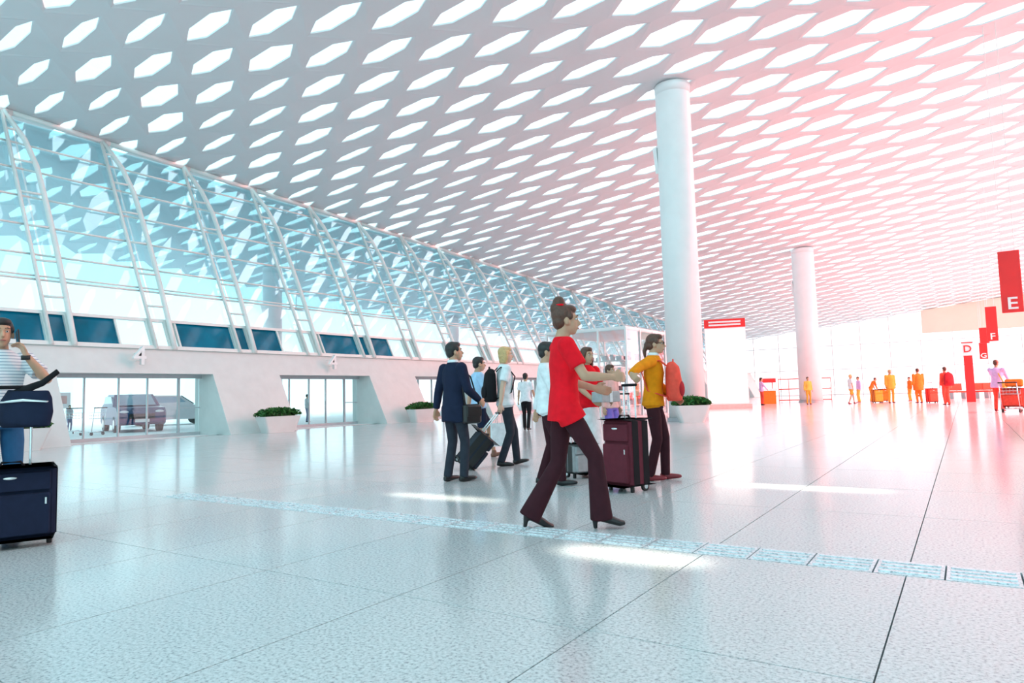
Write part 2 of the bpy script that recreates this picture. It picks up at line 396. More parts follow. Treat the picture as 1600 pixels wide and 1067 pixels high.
for t in TR:
    if not YA < t < YB: continue
    tz = top_z(t); tr = empty('truss'); tr.parent = gl
    ya, yb = t - 0.30, t + 0.30
    MB().loft([(fx(SILL, 0.12), ya, SILL), (fx(tz, 0.12), ya, tz)], [0.06, 0.06], n=8).build('chord', 'steel_white', tr, True)
    pts = []; n_ = 8
    for k in range(n_ + 1):
        f = k / n_; z = SILL + (tz - SILL) * f; bend = max(0, (f - 0.78) / 0.22) ** 1.6
        pts.append((fx(z, 0.12) + 0.12 * math.sin(math.pi * min(1, f * 1.0)) , yb + 0.05 * math.sin(math.pi * f) - 0.55 * bend, z))
    MB().loft(pts, [0.085] * len(pts), n=8).build('chord', 'steel_white', tr, True)
    k = 0; z = 4.3
    while z < tz - 0.3:
        f = (z - SILL) / (tz - SILL) * n_; i = int(f); q = Vector(pts[i]).lerp(Vector(pts[min(i + 1, n_)]), f - i)
        MB().tube((fx(z, 0.12), ya, z), q, 0.04, 6).build('rung', 'steel_white', tr, True); z += 1.15
    if tz < 4.2: break

# gate numbers above the portals
for (px, py, lab) in ((218, 557, 'white numeral 4 mounted on the wall above the nearest door portal'), (520, 567, 'white numeral 4 mounted on the wall above the second door portal')):
    d = ray(px, py); n3 = Vector((1, 0, KL)); t_ = (XB + 0.34 - n3.dot(Vector((0, 0, CAM_H)))) / n3.dot(d); p = Vector((0, 0, CAM_H)) + d * t_
    g = thing('gate_number', lab, 'numeral', p, 0, None)
    text('numeral', '4', 0.80, 0.06, 'white_paint', g, (0, 0, 0), (math.radians(90), 0, math.radians(90)))
    for dz in (-0.12, 0.12): MB().tube((-0.02, 0.04, dz), (fx(p.z + dz) - p.x - 0.01, 0.04, dz), 0.015, 6).build('bracket', 'steel_white', g)

# ================================================================== COLUMNS
def column(label, x, y, r0, r1, ztop, zbase=0.0):
    c = thing('column', label, 'column', (x, y, zbase))
    h = ztop - zbase
    MB().loft([(0, 0, 0), (0, 0, h * .55), (0, 0, h - 0.3), (0, 0, h - 0.05)], [r0, r0 * .985, r1, r1], n=32).build('shaft', 'white_paint', c, True)
    MB().loft([(0, 0, 0), (0, 0, 0.12)], [r0 + 0.06, r0 + 0.06], n=32).build('base_ring', 'steel_grey', c)
    MB().loft([(0, 0, h - 0.35), (0, 0, h - 0.12), (0, 0, h - 0.02)], [r1 * 1.0, r1 * 1.02, r1 * 1.05], n=32).build('collar', 'white_paint', c, True)
    MB().box((-0.02 - r1, -0.1, h - 2.6), (0.12, 0.35, 0.9), Matrix.Rotation(0.25, 3, 'X')).build('lamp_fin', 'white_paint', c)
    return c
column('tall thick white column beside the large red-topped information panel', -8.0, 22.9, 0.62, 0.60, ceil_z(-8.0, 22.9))
column('slimmer distant white column rising behind the barrier by the sunlit glow', -8.6, 48.9, 0.72, 0.70, ceil_z(-8.6, 48.9))
column('pale blue outdoor column seen through the glass above the small dark windows', -34.0, 25.8, 0.55, 0.55, ceil_z(-34, 25.8))
column('faint white outdoor column seen through the glass above the fair-haired traveller', -36.0, 45.5, 0.5, 0.5, ceil_z(-36, 45.5))

# wing-shaped lamps under the outdoor canopy, seen through the glass
for (px, py, lab) in ((465, 485, 'grey wing-shaped canopy lamp outside, nearest of the row'), (558, 493, 'grey wing-shaped canopy lamp outside, second of the row'), (637, 501, 'grey wing-shaped canopy lamp outside, third of the row'), (700, 511, 'grey wing-shaped canopy lamp outside, fourth of the row'), (748, 517, 'grey wing-shaped canopy lamp outside, farthest of the row')):
    d = ray(px, py); p = Vector((0, 0, CAM_H)) + d * (-29.5 / d.x); g = thing('canopy_lamp', lab, 'lamp', p, 0)
    MB().add([(-.35, -.75, .05), (.05, -.1, 0), (.05, .1, 0), (-.35, .75, .05), (-.15, 0, .02), (-.35, -.75, .08), (.05, -.1, .10), (.05, .1, .10), (-.35, .75, .08), (-.15, 0, .12)], [(0, 1, 4), (1, 2, 4), (2, 3, 4), (5, 9, 6), (6, 9, 7), (7, 9, 8), (0, 5, 6, 1), (1, 6, 7, 2), (2, 7, 8, 3), (3, 8, 9, 4), (4, 9, 5, 0)]).build('wing', 'frame_grey', g)
    MB().tube((-.1, 0, .08), (-.1, 0, ceil_z(p.x - .1, p.y) - p.z + 0.03), 0.025, 6).build('rod', 'steel_white', g)

# ================================================================== FAR END OF THE HALL
YE = 85.0
we = MB()
for (x0, x1, z0) in ((-3.5, 14, 6.4),):
    zt0, zt1 = ceil_z(x0, YE) - .02, ceil_z(x1, YE) - .02
    we.prism([(x0, z0), (x1, z0), (x1, zt1), (x0, zt0)], YE, YE + 0.4)
pm('cream_wall', (0.93, 0.85, 0.70), 0.6, var=0.03, scale=0.5)
tag(we.build('wall_end', 'cream_wall'), kind='structure')
w3 = empty('window_3', (0, YE, 0)); tag(w3, kind='structure')
xg = [-24 + 2.9 * k for k in range(14)]
for x0, x1 in zip(xg, xg[1:]):
    ztop = 6.4 if x0 > -4 else ceil_z(x0, YE) - 0.1
    zz = [0.1, 2.9] + [5.6] + [ztop]
    for z0, z1 in zip(zz, zz[1:]): MB().box(((x0 + x1) / 2, 0, (z0 + z1) / 2), (x1 - x0 - 0.08, 0.02, z1 - z0 - 0.06)).build('pane', 'clear_glass', w3)
    MB().box((x0, 0, ztop / 2), (0.08, 0.14, ztop)).build('mullion', 'steel_white', w3)
for z in (0.05, 2.9, 5.6): MB().box((-5, 0, z), (37, 0.12, 0.08)).build('transom', 'steel_white', w3)

# added unseen right side: solid near part blocks warm light, far glazing admits it
XR, YS = 15.0, 26.0
wr_ = MB().prism([(-7.0, 0), (YS, 0), (YS, ceil_z(XR, YS) - .02), (-7.0, ceil_z(XR, -7) - .02)], XR, XR + 0.4, axis=0)
tag(wr_.build('wall_right_added', 'concrete_white'), kind='structure')
w4 = empty('window_4_added', (XR, 0, 0)); tag(w4, kind='structure')
ys_ = [YS + 5.9 * k for k in range(11)]
for y0, y1 in zip(ys_, ys_[1:]):
    zt = ceil_z(XR, y1) - 0.1
    for z0, z1 in ((0.1, 4.0), (4.0, 8.0), (8.0, zt)): MB().box((0, (y0 + y1) / 2, (z0 + z1) / 2), (0.02, y1 - y0 - 0.1, z1 - z0 - 0.08)).build('pane', 'clear_glass', w4)
    MB().box((0, y0, zt / 2), (0.14, 0.10, zt)).build('mullion', 'steel_white', w4)
for z in (0.05, 4.0, 8.0): MB().box((0, (YS + 85) / 2, z), (0.12, 85 - YS, 0.08)).build('transom', 'steel_white', w4)

# ================================================================== PEOPLE
pm('skin_tan', (0.55, 0.31, 0.20), 0.5, var=0.05, scale=20); pm('skin_fair', (0.68, 0.43, 0.32), 0.5, var=0.05, scale=20)
pm('hair_black', (0.018, 0.014, 0.014), 0.45, var=0.2, scale=60); pm('hair_brown', (0.10, 0.035, 0.02), 0.45, var=0.25, scale=60); pm('hair_blond', (0.62, 0.40, 0.18), 0.5, var=0.2, scale=60)
pm('eye_white', (0.8, 0.8, 0.8), 0.2, var=0); pm('eye_dark', (0.02, 0.015, 0.01), 0.2, var=0); pm('lip', (0.40, 0.12, 0.10), 0.4, var=0)
def fabric(name, c, r=0.85): return pm(name, c, r, spec=0.2, var=0.10, scale=14)
fabric('navy', (0.012, 0.018, 0.045)); fabric('dark_slate', (0.03, 0.035, 0.05)); fabric('black_cloth', (0.012, 0.011, 0.014)); fabric('white_cloth', (0.82, 0.84, 0.87)); fabric('sky_blue', (0.42, 0.62, 0.85))
fabric('plum', (0.13, 0.022, 0.035)); fabric('red_cloth', (0.85, 0.006, 0.018)); fabric('plum_black', (0.045, 0.010, 0.016)); fabric('mustard', (0.80, 0.26, 0.005)); fabric('denim', (0.03, 0.12, 0.26)); fabric('pink_cloth', (0.80, 0.45, 0.42)); fabric('violet', (0.25, 0.16, 0.55))
fabric('grey_cloth', (0.45, 0.45, 0.47)); fabric('orange_cloth', (0.85, 0.20, 0.03)); fabric('ochre_cloth', (0.80, 0.38, 0.06)); fabric('coral_cloth', (0.85, 0.09, 0.06)); fabric('lavender', (0.75, 0.48, 0.80)); fabric('crimson', (0.45, 0.02, 0.03)); fabric('amber', (0.85, 0.5, 0.1))  # orange tones also put the warm flare glow into distant clothing
pm('black_leather', (0.012, 0.010, 0.011), 0.3, var=0.1); pm('shoe_brown', (0.25, 0.12, 0.08), 0.5); pm('rubber', (0.02, 0.02, 0.02), 0.7); pm('shoe_red', (0.25, 0.02, 0.03), 0.5)
# striped shirt
def striped(name, c1, c2, freq):
    m = bpy.data.materials.new(name); m.use_nodes = True; n = m.node_tree.nodes; l = m.node_tree.links; b = n['Principled BSDF']; b.inputs['Roughness'].default_value = 0.85
    t = n.new('ShaderNodeTexCoord'); s_ = n.new('ShaderNodeSeparateXYZ'); l.new(t.outputs['Object'], s_.inputs[0])
    k = n.new('ShaderNodeMath'); k.operation = 'MULTIPLY'; k.inputs[1].default_value = freq; l.new(s_.outputs['Z'], k.inputs[0])
    f = n.new('ShaderNodeMath'); f.operation = 'FRACT'; l.new(k.outputs[0], f.inputs[0])
    g = n.new('ShaderNodeMath'); g.operation = 'GREATER_THAN'; g.inputs[1].default_value = 0.72; l.new(f.outputs[0], g.inputs[0])
    mx_ = n.new('ShaderNodeMix'); mx_.data_type = 'RGBA'; mx_.inputs['A'].default_value = (*c1, 1); mx_.inputs['B'].default_value = (*c2, 1); l.new(g.outputs[0], mx_.inputs['Factor']); l.new(mx_.outputs['Result'], b.inputs['Base Color'])
    MATS[name] = m
striped('striped_shirt', (0.80, 0.82, 0.86), (0.35, 0.42, 0.52), 38)

def ik(a_, c, l1, l2, hint):
    a_, c, hint = Vector(a_), Vector(c), Vector(hint); d = c - a_; L = d.length
    if L > (l1 + l2) * 0.998: c = a_ + d * ((l1 + l2) * 0.998 / L); d = c - a_; L = d.length
    x = (l1 * l1 - l2 * l2 + L * L) / (2 * L); h = math.sqrt(max(0, l1 * l1 - x * x)); u = d / L
    hint = hint - u * hint.dot(u); hint = hint.normalized() if hint.length > 1e-4 else Vector((0, 1, 0)); return a_ + u * x + hint * h, c

def person(label, loc, facing, h=1.7, skin='skin_tan', hair='hair_black', style='short', top='white_cloth', sleeve='short', hem=0.86, bottom='black_cloth', legs='trousers', flare=0.0, shoes='black_leather', heel=0.0,
           lf=(-0.10, 0.0, 0.0, 0), rf=(0.10, 0.0, 0.0, 0), lw=(-0.27, 0.02, 0.80), rw=(0.27, 0.02, 0.80), leb=(-0.3, -1, 0), reb=(0.3, -1, 0), lcurl=0.5, rcurl=0.5, lean=0.0, head_yaw=0.0, head_pitch=0.0, vox=0.011, fat=1.0, face=True, glasses=False, group=None, collar=None, lhand=None, rhand=None):
    S = h / 1.7; root = thing('person', label, 'person', (loc[0], loc[1], 0.0), face_rz(facing), group)
    det = vox < 0.02
    dz = heel * 0.8
    drop = 0.0
    for ft in (lf, rf):
        dx = math.hypot(ft[1], 0); need = math.sqrt(max(0.01, 0.845 ** 2 - dx * dx)); drop = max(drop, 0.845 - need) if ft[2] < 0.05 else drop
    P = Vector((0, 0, 0.962 + dz - drop)); ln = Matrix.Rotation(-lean, 3, 'X')
    up = lambda x, y, z: P + ln @ Vector((x, y, z))
    waist, chest, neckb, head = up(0, 0, 0.16), up(0, 0.0, 0.36), up(0, -0.01, 0.535), up(0, 0.025, 0.685)
    nk = up(0, 0.0, 0.60)
    sh = {-1: up(-0.175 * fat, -0.01, 0.475), 1: up(0.175 * fat, -0.01, 0.475)}
    hp = {-1: P + Vector((-0.09, 0, -0.03)), 1: P + Vector((0.09, 0, -0.03))}
    sv = lambda v: Vector(v) * S
    an, kn, el, wr, toe = {}, {}, {}, {}, {}
    for s_, ft in ((-1, lf), (1, rf)):
        pitch = math.radians(ft[3]); a_ = Vector((ft[0], ft[1], 0.09 + ft[2] + heel))
        kn[s_], an[s_] = ik(hp[s_], a_, 0.43, 0.42, (0.05 * s_, 1, 0.1)); 
        fd = Vector((0.12 * s_, math.cos(pitch), -math.sin(pitch))) ; toe[s_] = fd.normalized()
    for s_, w_, hnt in ((-1, lw, leb), (1, rw, reb)): el[s_], wr[s_] = ik(sh[s_], Vector(w_) + Vector((0, 0, dz - drop * .5)), 0.285, 0.25, hnt)
    HR = Matrix.Rotation(head_yaw, 3, 'Z') @ Matrix.Rotation(-head_pitch, 3, 'X')
    hd = lambda x, y, z: (head + HR @ Vector((x, y, z))) * S
    # ---- body
    b = MB()
    b.loft([P * S, waist * S, chest * S, up(0, 0, .46) * S, neckb * S], [(0.135 * S, 0.095 * S), (0.115 * S, 0.085 * S), (0.145 * S, 0.10 * S), (0.13 * S, 0.085 * S), (0.06 * S, 0.06 * S)])
    b.loft([neckb * S, nk * S, hd(0, 0.0, -0.02)], [0.062 * S, 0.052 * S, 0.055 * S])
    b.ell(hd(0, -0.012, 0.035), (0.074 * S, 0.094 * S, 0.088 * S), HR); b.ell(hd(0, 0.022, -0.03), (0.060 * S, 0.070 * S, 0.085 * S), HR); b.ell(hd(0, 0.05, -0.088), (0.034 * S, 0.034 * S, 0.026 * S), HR)
    b.loft([hd(0, 0.088, 0.02), hd(0, 0.113, -0.028), hd(0, 0.09, -0.038)], [0.008 * S, 0.016 * S, 0.012 * S], n=8)
    b.ell(hd(0, 0.088, -0.062), (0.026 * S, 0.012 * S, 0.012 * S), HR); b.ell(hd(0, 0.083, 0.032), (0.055 * S, 0.014 * S, 0.010 * S), HR)
    for s_ in (-1, 1):
        b.ell(hd(0.076 * s_, -0.008, -0.012), (0.011 * S, 0.022 * S, 0.034 * S), HR)
        A, B, C_ = sh[s_] * S, el[s_] * S, wr[s_] * S
        b.loft([A, A.lerp(B, .4), B], [0.048 * S, 0.045 * S, 0.038 * S]); b.ell(A, (0.055 * S,) * 3); b.ell(B, (0.038 * S,) * 3)
        b.loft([B, B.lerp(C_, .3), C_], [0.038 * S, 0.040 * S, 0.026 * S])
        # hand
        hh = lhand if s_ < 0 else rhand
        fdv = (C_ - B).normalized() if hh is None else Vector(hh).normalized()
        curl = lcurl if s_ < 0 else rcurl
        palm_n = Vector((-s_, 0, 0)); palm_n = palm_n - fdv * palm_n.dot(fdv); palm_n = palm_n.normalized() if palm_n.length > .1 else Vector((0, 0, -1)); side = fdv.cross(palm_n)
        pc = C_ + fdv * 0.045 * S; R3 = Matrix((side, palm_n, fdv)).transposed()
        b.loft([C_, C_ + fdv * 0.04 * S, C_ + fdv * 0.09 * S], [(0.028 * S, 0.020 * S), (0.042 * S, 0.017 * S), (0.040 * S, 0.014 * S)], side=side)
        if det:
            for q in range(4):
                o_ = C_ + fdv * 0.085 * S + side * (-0.033 + 0.022 * q) * S; L_ = (0.036, 0.042, 0.040, 0.031)[q] * S; a0 = curl * 0.9; a1 = curl * 2.0
                k1 = o_ + (fdv * math.cos(a0) + palm_n * math.sin(a0)) * L_; k2 = k1 + (fdv * math.cos(a1) + palm_n * math.sin(a1)) * L_ * .95
                b.cap(o_, k1, 0.0095 * S, 0.009 * S, 8); b.cap(k1, k2, 0.009 * S, 0.0075 * S, 8)
            fwd_side = side if side.y > 0 or (abs(side.y) < .3 and side.z > 0) else -side
            t0 = C_ + fdv * 0.025 * S + fwd_side * 0.030 * S; t1 = t0 + (fwd_side * .65 + fdv * .7 + palm_n * .3 * curl).normalized() * 0.042 * S; t2 = t1 + (fdv * .9 + palm_n * .7 * curl).normalized() * 0.032 * S
            b.cap(t0, t1, 0.012 * S, 0.0105 * S, 8); b.cap(t1, t2, 0.0105 * S, 0.0085 * S, 8)
        else: b.ell(C_ + (fdv * .10 + palm_n * .02) * S, (0.030 * S,) * 3)
        H_, K_, A_ = hp[s_] * S, kn[s_] * S, an[s_] * S
        b.loft([H_, H_.lerp(K_, .4), K_], [0.072 * S, 0.066 * S, 0.046 * S]); b.ell(K_, (0.047 * S,) * 3); b.loft([K_, K_.lerp(A_, .3), A_], [0.045 * S, 0.050 * S, 0.034 * S]); b.ell(A_ + toe[s_] * 0.02 * S - Vector((0, 0, .03 * S)), (0.028 * S, 0.05 * S, 0.03 * S), Vector((0, 1, 0)).rotation_difference(toe[s_]).to_matrix())
    organic(b, 'body', skin, root, min(vox, 0.009) if det else vox, 2 if det else 1)
    if det and face:
        for s_ in (-1, 1):
            e = MB().ell(hd(0.030 * s_, 0.078, 0.012), (0.0125 * S, 0.010 * S, 0.0085 * S), HR, 10, 6).build('eye', 'eye_white', root, True)
            MB().ell(hd(0.030 * s_, 0.0865, 0.012), (0.006 * S, 0.004 * S, 0.006 * S), HR, 8, 6).build('iris', 'eye_dark', e, True)
            MB().loft([hd(0.014 * s_, 0.092, 0.036), hd(0.03 * s_, 0.092, 0.041), hd(0.05 * s_, 0.080, 0.034)], [0.004 * S] * 3, n=6).build('eyebrow', hair, root, True)
        MB().loft([hd(-0.022, 0.094, -0.062), hd(0, 0.101, -0.0605), hd(0.022, 0.094, -0.062)], [(0.003 * S, 0.004 * S), (0.007 * S, 0.005 * S), (0.003 * S, 0.004 * S)], side=(0, 0, 1), n=8).build('mouth', 'lip', root, True)
    if glasses:
        g = MB()
        for s_ in (-1, 1):
            pts = [hd((0.033 + 0.024 * math.cos(t)) * s_, 0.100, 0.012 + 0.018 * math.sin(t)) for t in [k * math.pi / 6 for k in range(13)]]
            g.loft(pts, [0.0028 * S] * 13, n=5, caps=False); g.tube(hd(0.057 * s_, 0.098, 0.015), hd(0.080 * s_, -0.01, 0.015), 0.0026 * S, 5)
        g.tube(hd(-0.009, 0.103, 0.016), hd(0.009, 0.103, 0.016), 0.0026 * S, 5); g.build('glasses', 'rubber', root)
    # ---- hair
    hr = MB()
    if style != 'cap':
        hr.ell(hd(0, -0.026, 0.050), (0.084 * S, 0.098 * S, 0.090 * S), HR); hr.ell(hd(0, 0.028, 0.092), (0.066 * S, 0.062 * S, 0.040 * S), HR); hr.ell(hd(0, -0.055, -0.005), (0.072 * S, 0.060 * S, 0.072 * S), HR)
        for s_ in (-1, 1): hr.ell(hd(0.070 * s_, 0.022, 0.035), (0.014 * S, 0.026 * S, 0.034 * S), HR)
    if style == 'bun': hr.ell(hd(0, -0.055, 0.150), (0.052 * S, 0.052 * S, 0.055 * S)); hr.ell(hd(0, -0.07, 0.10), (0.06 * S,) * 3)
    if style == 'long':
        for s_ in (-1, 0, 1): hr.loft([hd(0.045 * s_, -0.05, 0.06), hd(0.068 * s_, -0.065, -0.06), hd(0.075 * s_, -0.09, -0.20), hd(0.06 * s_, -0.10, -0.33)], [0.052 * S, 0.05 * S, 0.048 * S, 0.028 * S])
        for s_ in (-1, 1): hr.loft([hd(0.06 * s_, 0.01, 0.07), hd(0.083 * s_, 0.0, -0.04), hd(0.085 * s_, 0.0, -0.20)], [0.03 * S, 0.03 * S, 0.02 * S])
    if style == 'bob':
        for s_ in (-1, -.5, 0, .5, 1): hr.loft([hd(0.055 * s_, -0.055 + .03 * abs(s_), 0.06), hd(0.078 * s_, -0.065 + .045 * abs(s_), -0.04), hd(0.07 * s_, -0.075 + .04 * abs(s_), -0.115)], [0.05 * S, 0.042 * S, 0.026 * S])
    if style == 'tied': hr.ell(hd(0, -0.11, 0.0), (0.032 * S, 0.034 * S, 0.04 * S)); hr.loft([hd(0, -0.11, 0), hd(0, -0.14, -0.08), hd(0, -0.13, -0.18)], [0.03 * S, 0.026 * S, 0.012 * S])
    organic(hr, 'hair', hair, root, vox, 2)
    # ---- top
    t = MB(); f_ = fat
    hz = hem - 0.92
    t.loft([up(0, 0, hz) * S, up(0, 0, max(hz + .02, 0.0)) * S, up(0, 0, .17) * S, up(0, 0.005, .34) * S, up(0, 0, .45) * S, up(0, -.005, .52) * S, up(0, -.005, .555) * S],
           [(0.182 * S * f_, 0.140 * S * f_), (0.172 * S * f_, 0.130 * S * f_), (0.150 * S * f_, 0.112 * S * f_), (0.172 * S * f_, 0.125 * S * f_), (0.170 * S * f_, 0.108 * S * f_), (0.11 * S, 0.088 * S), (0.072 * S, 0.070 * S)], n=20)
    for s_ in (-1, 1):
        A, B, C_ = sh[s_] * S, el[s_] * S, wr[s_] * S; t.ell(A, (0.078 * S, 0.074 * S, 0.072 * S))
        H_, K_ = hp[s_] * S, kn[s_] * S; zh = up(0, 0, hz).z * S
        if H_.z - zh > 0.02:
            q_ = min(0.6, (H_.z - zh) / max(0.1, H_.z - K_.z)); t.loft([H_ + Vector((0, 0, .02)), H_.lerp(K_, q_)], [0.108 * S * f_, 0.116 * S * f_], n=16); t.ell(H_, (0.10 * S * f_,) * 3)
        if sleeve == 'short': t.loft([A, A.lerp(B, .5), A.lerp(B, .68)], [0.072 * S, 0.070 * S, 0.072 * S])
        elif sleeve == 'long': t.loft([A, A.lerp(B, .5), B], [0.074 * S, 0.066 * S, 0.058 * S]); t.ell(B, (0.058 * S,) * 3); t.loft([B, B.lerp(C_, .5), B.lerp(C_, .97)], [0.058 * S, 0.054 * S, 0.044 * S])
        elif sleeve == 'half': t.loft([A, A.lerp(B, .5), B], [0.074 * S, 0.066 * S, 0.056 * S]); t.ell(B, (0.056 * S,) * 3); t.loft([B, B.lerp(C_, .6)], [0.056 * S, 0.050 * S])
    organic(t, 'top', top, root, vox, 3)
    if collar: MB().loft([up(0, -.005, .535) * S, up(0, -.005, .585) * S], [(0.078 * S, 0.074 * S), (0.066 * S, 0.064 * S)]).build('collar', collar, root, True)
    # ---- bottoms
    m = MB()
    m.loft([(P + Vector((0, 0, -0.10))) * S, P * S, up(0, 0, .10) * S], [(0.155 * S * f_, 0.118 * S), (0.162 * S * f_, 0.12 * S), (0.140 * S * f_, 0.106 * S)], n=18)
    if legs == 'skirt':
        cx = (an[-1] + an[1]) / 2; m.loft([P * S, Vector((cx.x * .4, cx.y * .4, .68)) * S, Vector((cx.x * .8, cx.y * .8, 0.36 + flare)) * S], [(0.165 * S, 0.125 * S), (0.195 * S, 0.165 * S), (0.235 * S, 0.21 * S)], n=20)
    else:
        for s_ in (-1, 1):
            H_, K_, A_ = hp[s_] * S, kn[s_] * S, an[s_] * S
            m.ell(H_, (0.078 * S,) * 3)
            if legs == 'shorts': m.loft([H_, H_.lerp(K_, .5), H_.lerp(K_, .85)], [0.094 * S, 0.092 * S, 0.092 * S])
            else:
                m.loft([H_, H_.lerp(K_, .4), K_], [0.080 * S, 0.084 * S, 0.064 * S]); m.ell(K_, (0.064 * S,) * 3)
                m.loft([K_, K_.lerp(A_, .5), A_ + (A_ - K_).normalized() * (0.035 + heel * .7) * S], [0.063 * S, (0.060 + flare * .4) * S, (0.056 + flare) * S])
    organic(m, 'skirt' if legs == 'skirt' else legs, bottom, root, vox, 3)
    # ---- shoes
    for s_ in (-1, 1):
        d = toe[s_]; A_ = an[s_] * S; R_ = Vector((0, 1, 0)).rotation_difference(d).to_matrix(); dn = R_ @ Vector((0, 0, -1)); sm = MB()
        base_ = A_ + dn * (0.052 * S)
        tp = base_ + d * 0.15 * S + (dn * heel * S * 0.95 if heel else Vector((0, 0, 0)))
        sm.loft([base_ - d * 0.065 * S, base_, base_ + d * 0.07 * S + (tp - base_ - d * 0.15 * S) * .5, tp, tp + d * 0.04 * S], [(0.030 * S, 0.034 * S), (0.038 * S, 0.042 * S), (0.042 * S, 0.034 * S), (0.042 * S, 0.026 * S), (0.022 * S, 0.016 * S)])
        sm.loft([A_ + Vector((0, 0, 0.03 * S)), base_ - d * 0.015 * S], [0.042 * S, 0.040 * S])
        if heel: sm.loft([base_ - d * 0.05 * S, base_ - d * 0.045 * S + dn * (heel + 0.036) * S], [0.026 * S, 0.016 * S], n=10)
        so = organic(sm, 'shoe', shoes, root, min(vox, 0.009) if det else vox, 1)
    return root, dict(head=hd, wr={k: v * S for k, v in wr.items()}, sh={k: v * S for k, v in sh.items()}, up=lambda x, y, z: up(x, y, z) * S, S=S)

def local(root, p):          # local point of a thing in world space
    return Matrix.Translation(root.location) @ Matrix.Rotation(root.rotation_euler[2], 4, 'Z') @ Vector(p)

# ---- bags
def backpack(label, root, P, front=False, mat='black_cloth', w=0.30, h=0.46, d=0.17, pocket=None, tilt=0.0, dy=0.0):
    s_ = 1 if front else -1
    o = thing('backpack', label, 'backpack', local(root, P['up'](0, s_ * (0.13 + d / 2 + dy), 0.24)), root.rotation_euler[2])
    b = MB(); b.loft([(0, 0, -h / 2), (0, 0, -h * .42), (0, 0, 0), (0, -s_ * .01, h * .35), (0, -s_ * .03, h * .5)], [(w * .42, d * .42), (w * .5, d * .5), (w * .5, d * .5), (w * .42, d * .42), (w * .2, d * .2)], n=18)
    organic(b, 'bag', mat, o, 0.012, 3)
    q = MB(); q.ell((0, s_ * d * .42, -h * .2), (w * .36, d * .22, h * .22)); q.build('pocket', pocket or mat, o, True)
    for k in (-1, 1):
        A = Vector((0.085 * k, -s_ * d * .4, h * .40)); 
        MB().loft([A, Vector((0.10 * k, -s_ * (d * .5 + 0.05), h * .54)), Vector((0.115 * k, -s_ * (d * .5 + 0.17), h * .50)), Vector((0.125 * k, -s_ * (d * .5 + 0.262), h * .25)), Vector((0.13 * k, -s_ * (d * .5 + 0.20), -h * .22)), Vector((0.12 * k, -s_ * d * .35, -h * .40))], [(0.024, 0.008)] * 6, n=8).build('strap', mat, o, True)
    MB().loft([(-0.03, 0, h * .49), (-0.02, 0, h * .56), (0.02, 0, h * .56), (0.03, 0, h * .49)], [0.008] * 4, n=6).build('handle', mat, o, True)
    return o
def suitcase(label, loc, rz, w=0.44, d=0.26, h=0.62, mat='navy', trim_='black_leather', handle=0.42, tilt=0.0, name='rolling_suitcase', wheels=0.045):
    o = thing(name, label, 'suitcase', loc, rz)
    T = Matrix.Rotation(tilt, 4, 'X'); c = empty('case', (0, 0, 0)) if False else None
    parts = []
    def fin(x): x.matrix_local = T; parts.append(x); return x
    z0 = wheels + 0.01
    body = fin(MB().rbox((0, 0, z0 + h / 2), (w, d, h), 0.05, n=4).build('shell', mat, o, False))
    fin(MB().rbox((0, -d / 2 - 0.018, z0 + h * .34), (w * .86, 0.05, h * .58), 0.022, n=3, axis=1).build('front_pocket', mat, o))
    fin(MB().rbox((0, -d / 2 - 0.010, z0 + h * .80), (w * .86, 0.032, h * .26), 0.014, n=3, axis=1).build('top_pocket', mat, o))
    for zz in (0.06,):
        fin(MB().rbox((0, -d / 2 + 0.075, z0 + h / 2), (w + 0.005, 0.010, h + 0.004), 0.05, n=4).build('piping', trim_, o))
        fin(MB().rbox((0, d / 2 - 0.045, z0 + h / 2), (w + 0.005, 0.010, h + 0.004), 0.05, n=4).build('piping', trim_, o))
    for k in (-1, 1):
        wl_ = fin(MB().disc_ring((k * (w / 2 - 0.035), d / 2 - 0.035, wheels), (1, 0, 0), wheels, 0.03, 18).build('wheel', 'rubber', o)); 
        hb = MB().disc_ring((k * (w / 2 - 0.035), d / 2 - 0.035, wheels), (1, 0, 0), wheels * .55, 0.034, 12).build('hub', 'chrome', wl_)
        fin(MB().rbox((k * (w / 2 - 0.045), -d / 2 + 0.05, z0 / 2), (0.035, 0.035, z0), 0.008).build('foot', 'rubber', o))
        fin(MB().tube((k * w * .20, d / 2 - 0.04, z0 + h - 0.02), (k * w * .20, d / 2 - 0.04, z0 + h + handle), 0.010, 8).build('pull_tube', 'chrome', o))
    fin(MB().rbox((0, d / 2 - 0.04, z0 + h + handle), (w * .40 + 0.05, 0.032, 0.030), 0.012, axis=0).build('grip', trim_, o))
    fin(MB().loft([(-0.08, 0, z0 + h), (-0.06, 0, z0 + h + 0.035), (0.06, 0, z0 + h + 0.035), (0.08, 0, z0 + h)], [(0.010, 0.016)] * 4, n=8).build('top_handle', trim_, o, True))
    fin(MB().ell((0.0, -d / 2 - 0.028, z0 + h * .86), (0.045, 0.006, 0.012)).build('badge', 'chrome', o, True))
    fin(MB().box((w * .38, -d / 2 - 0.045, z0 + h * .52), (0.012, 0.012, 0.05)).build('zip_pull', 'chrome', o))
    return o

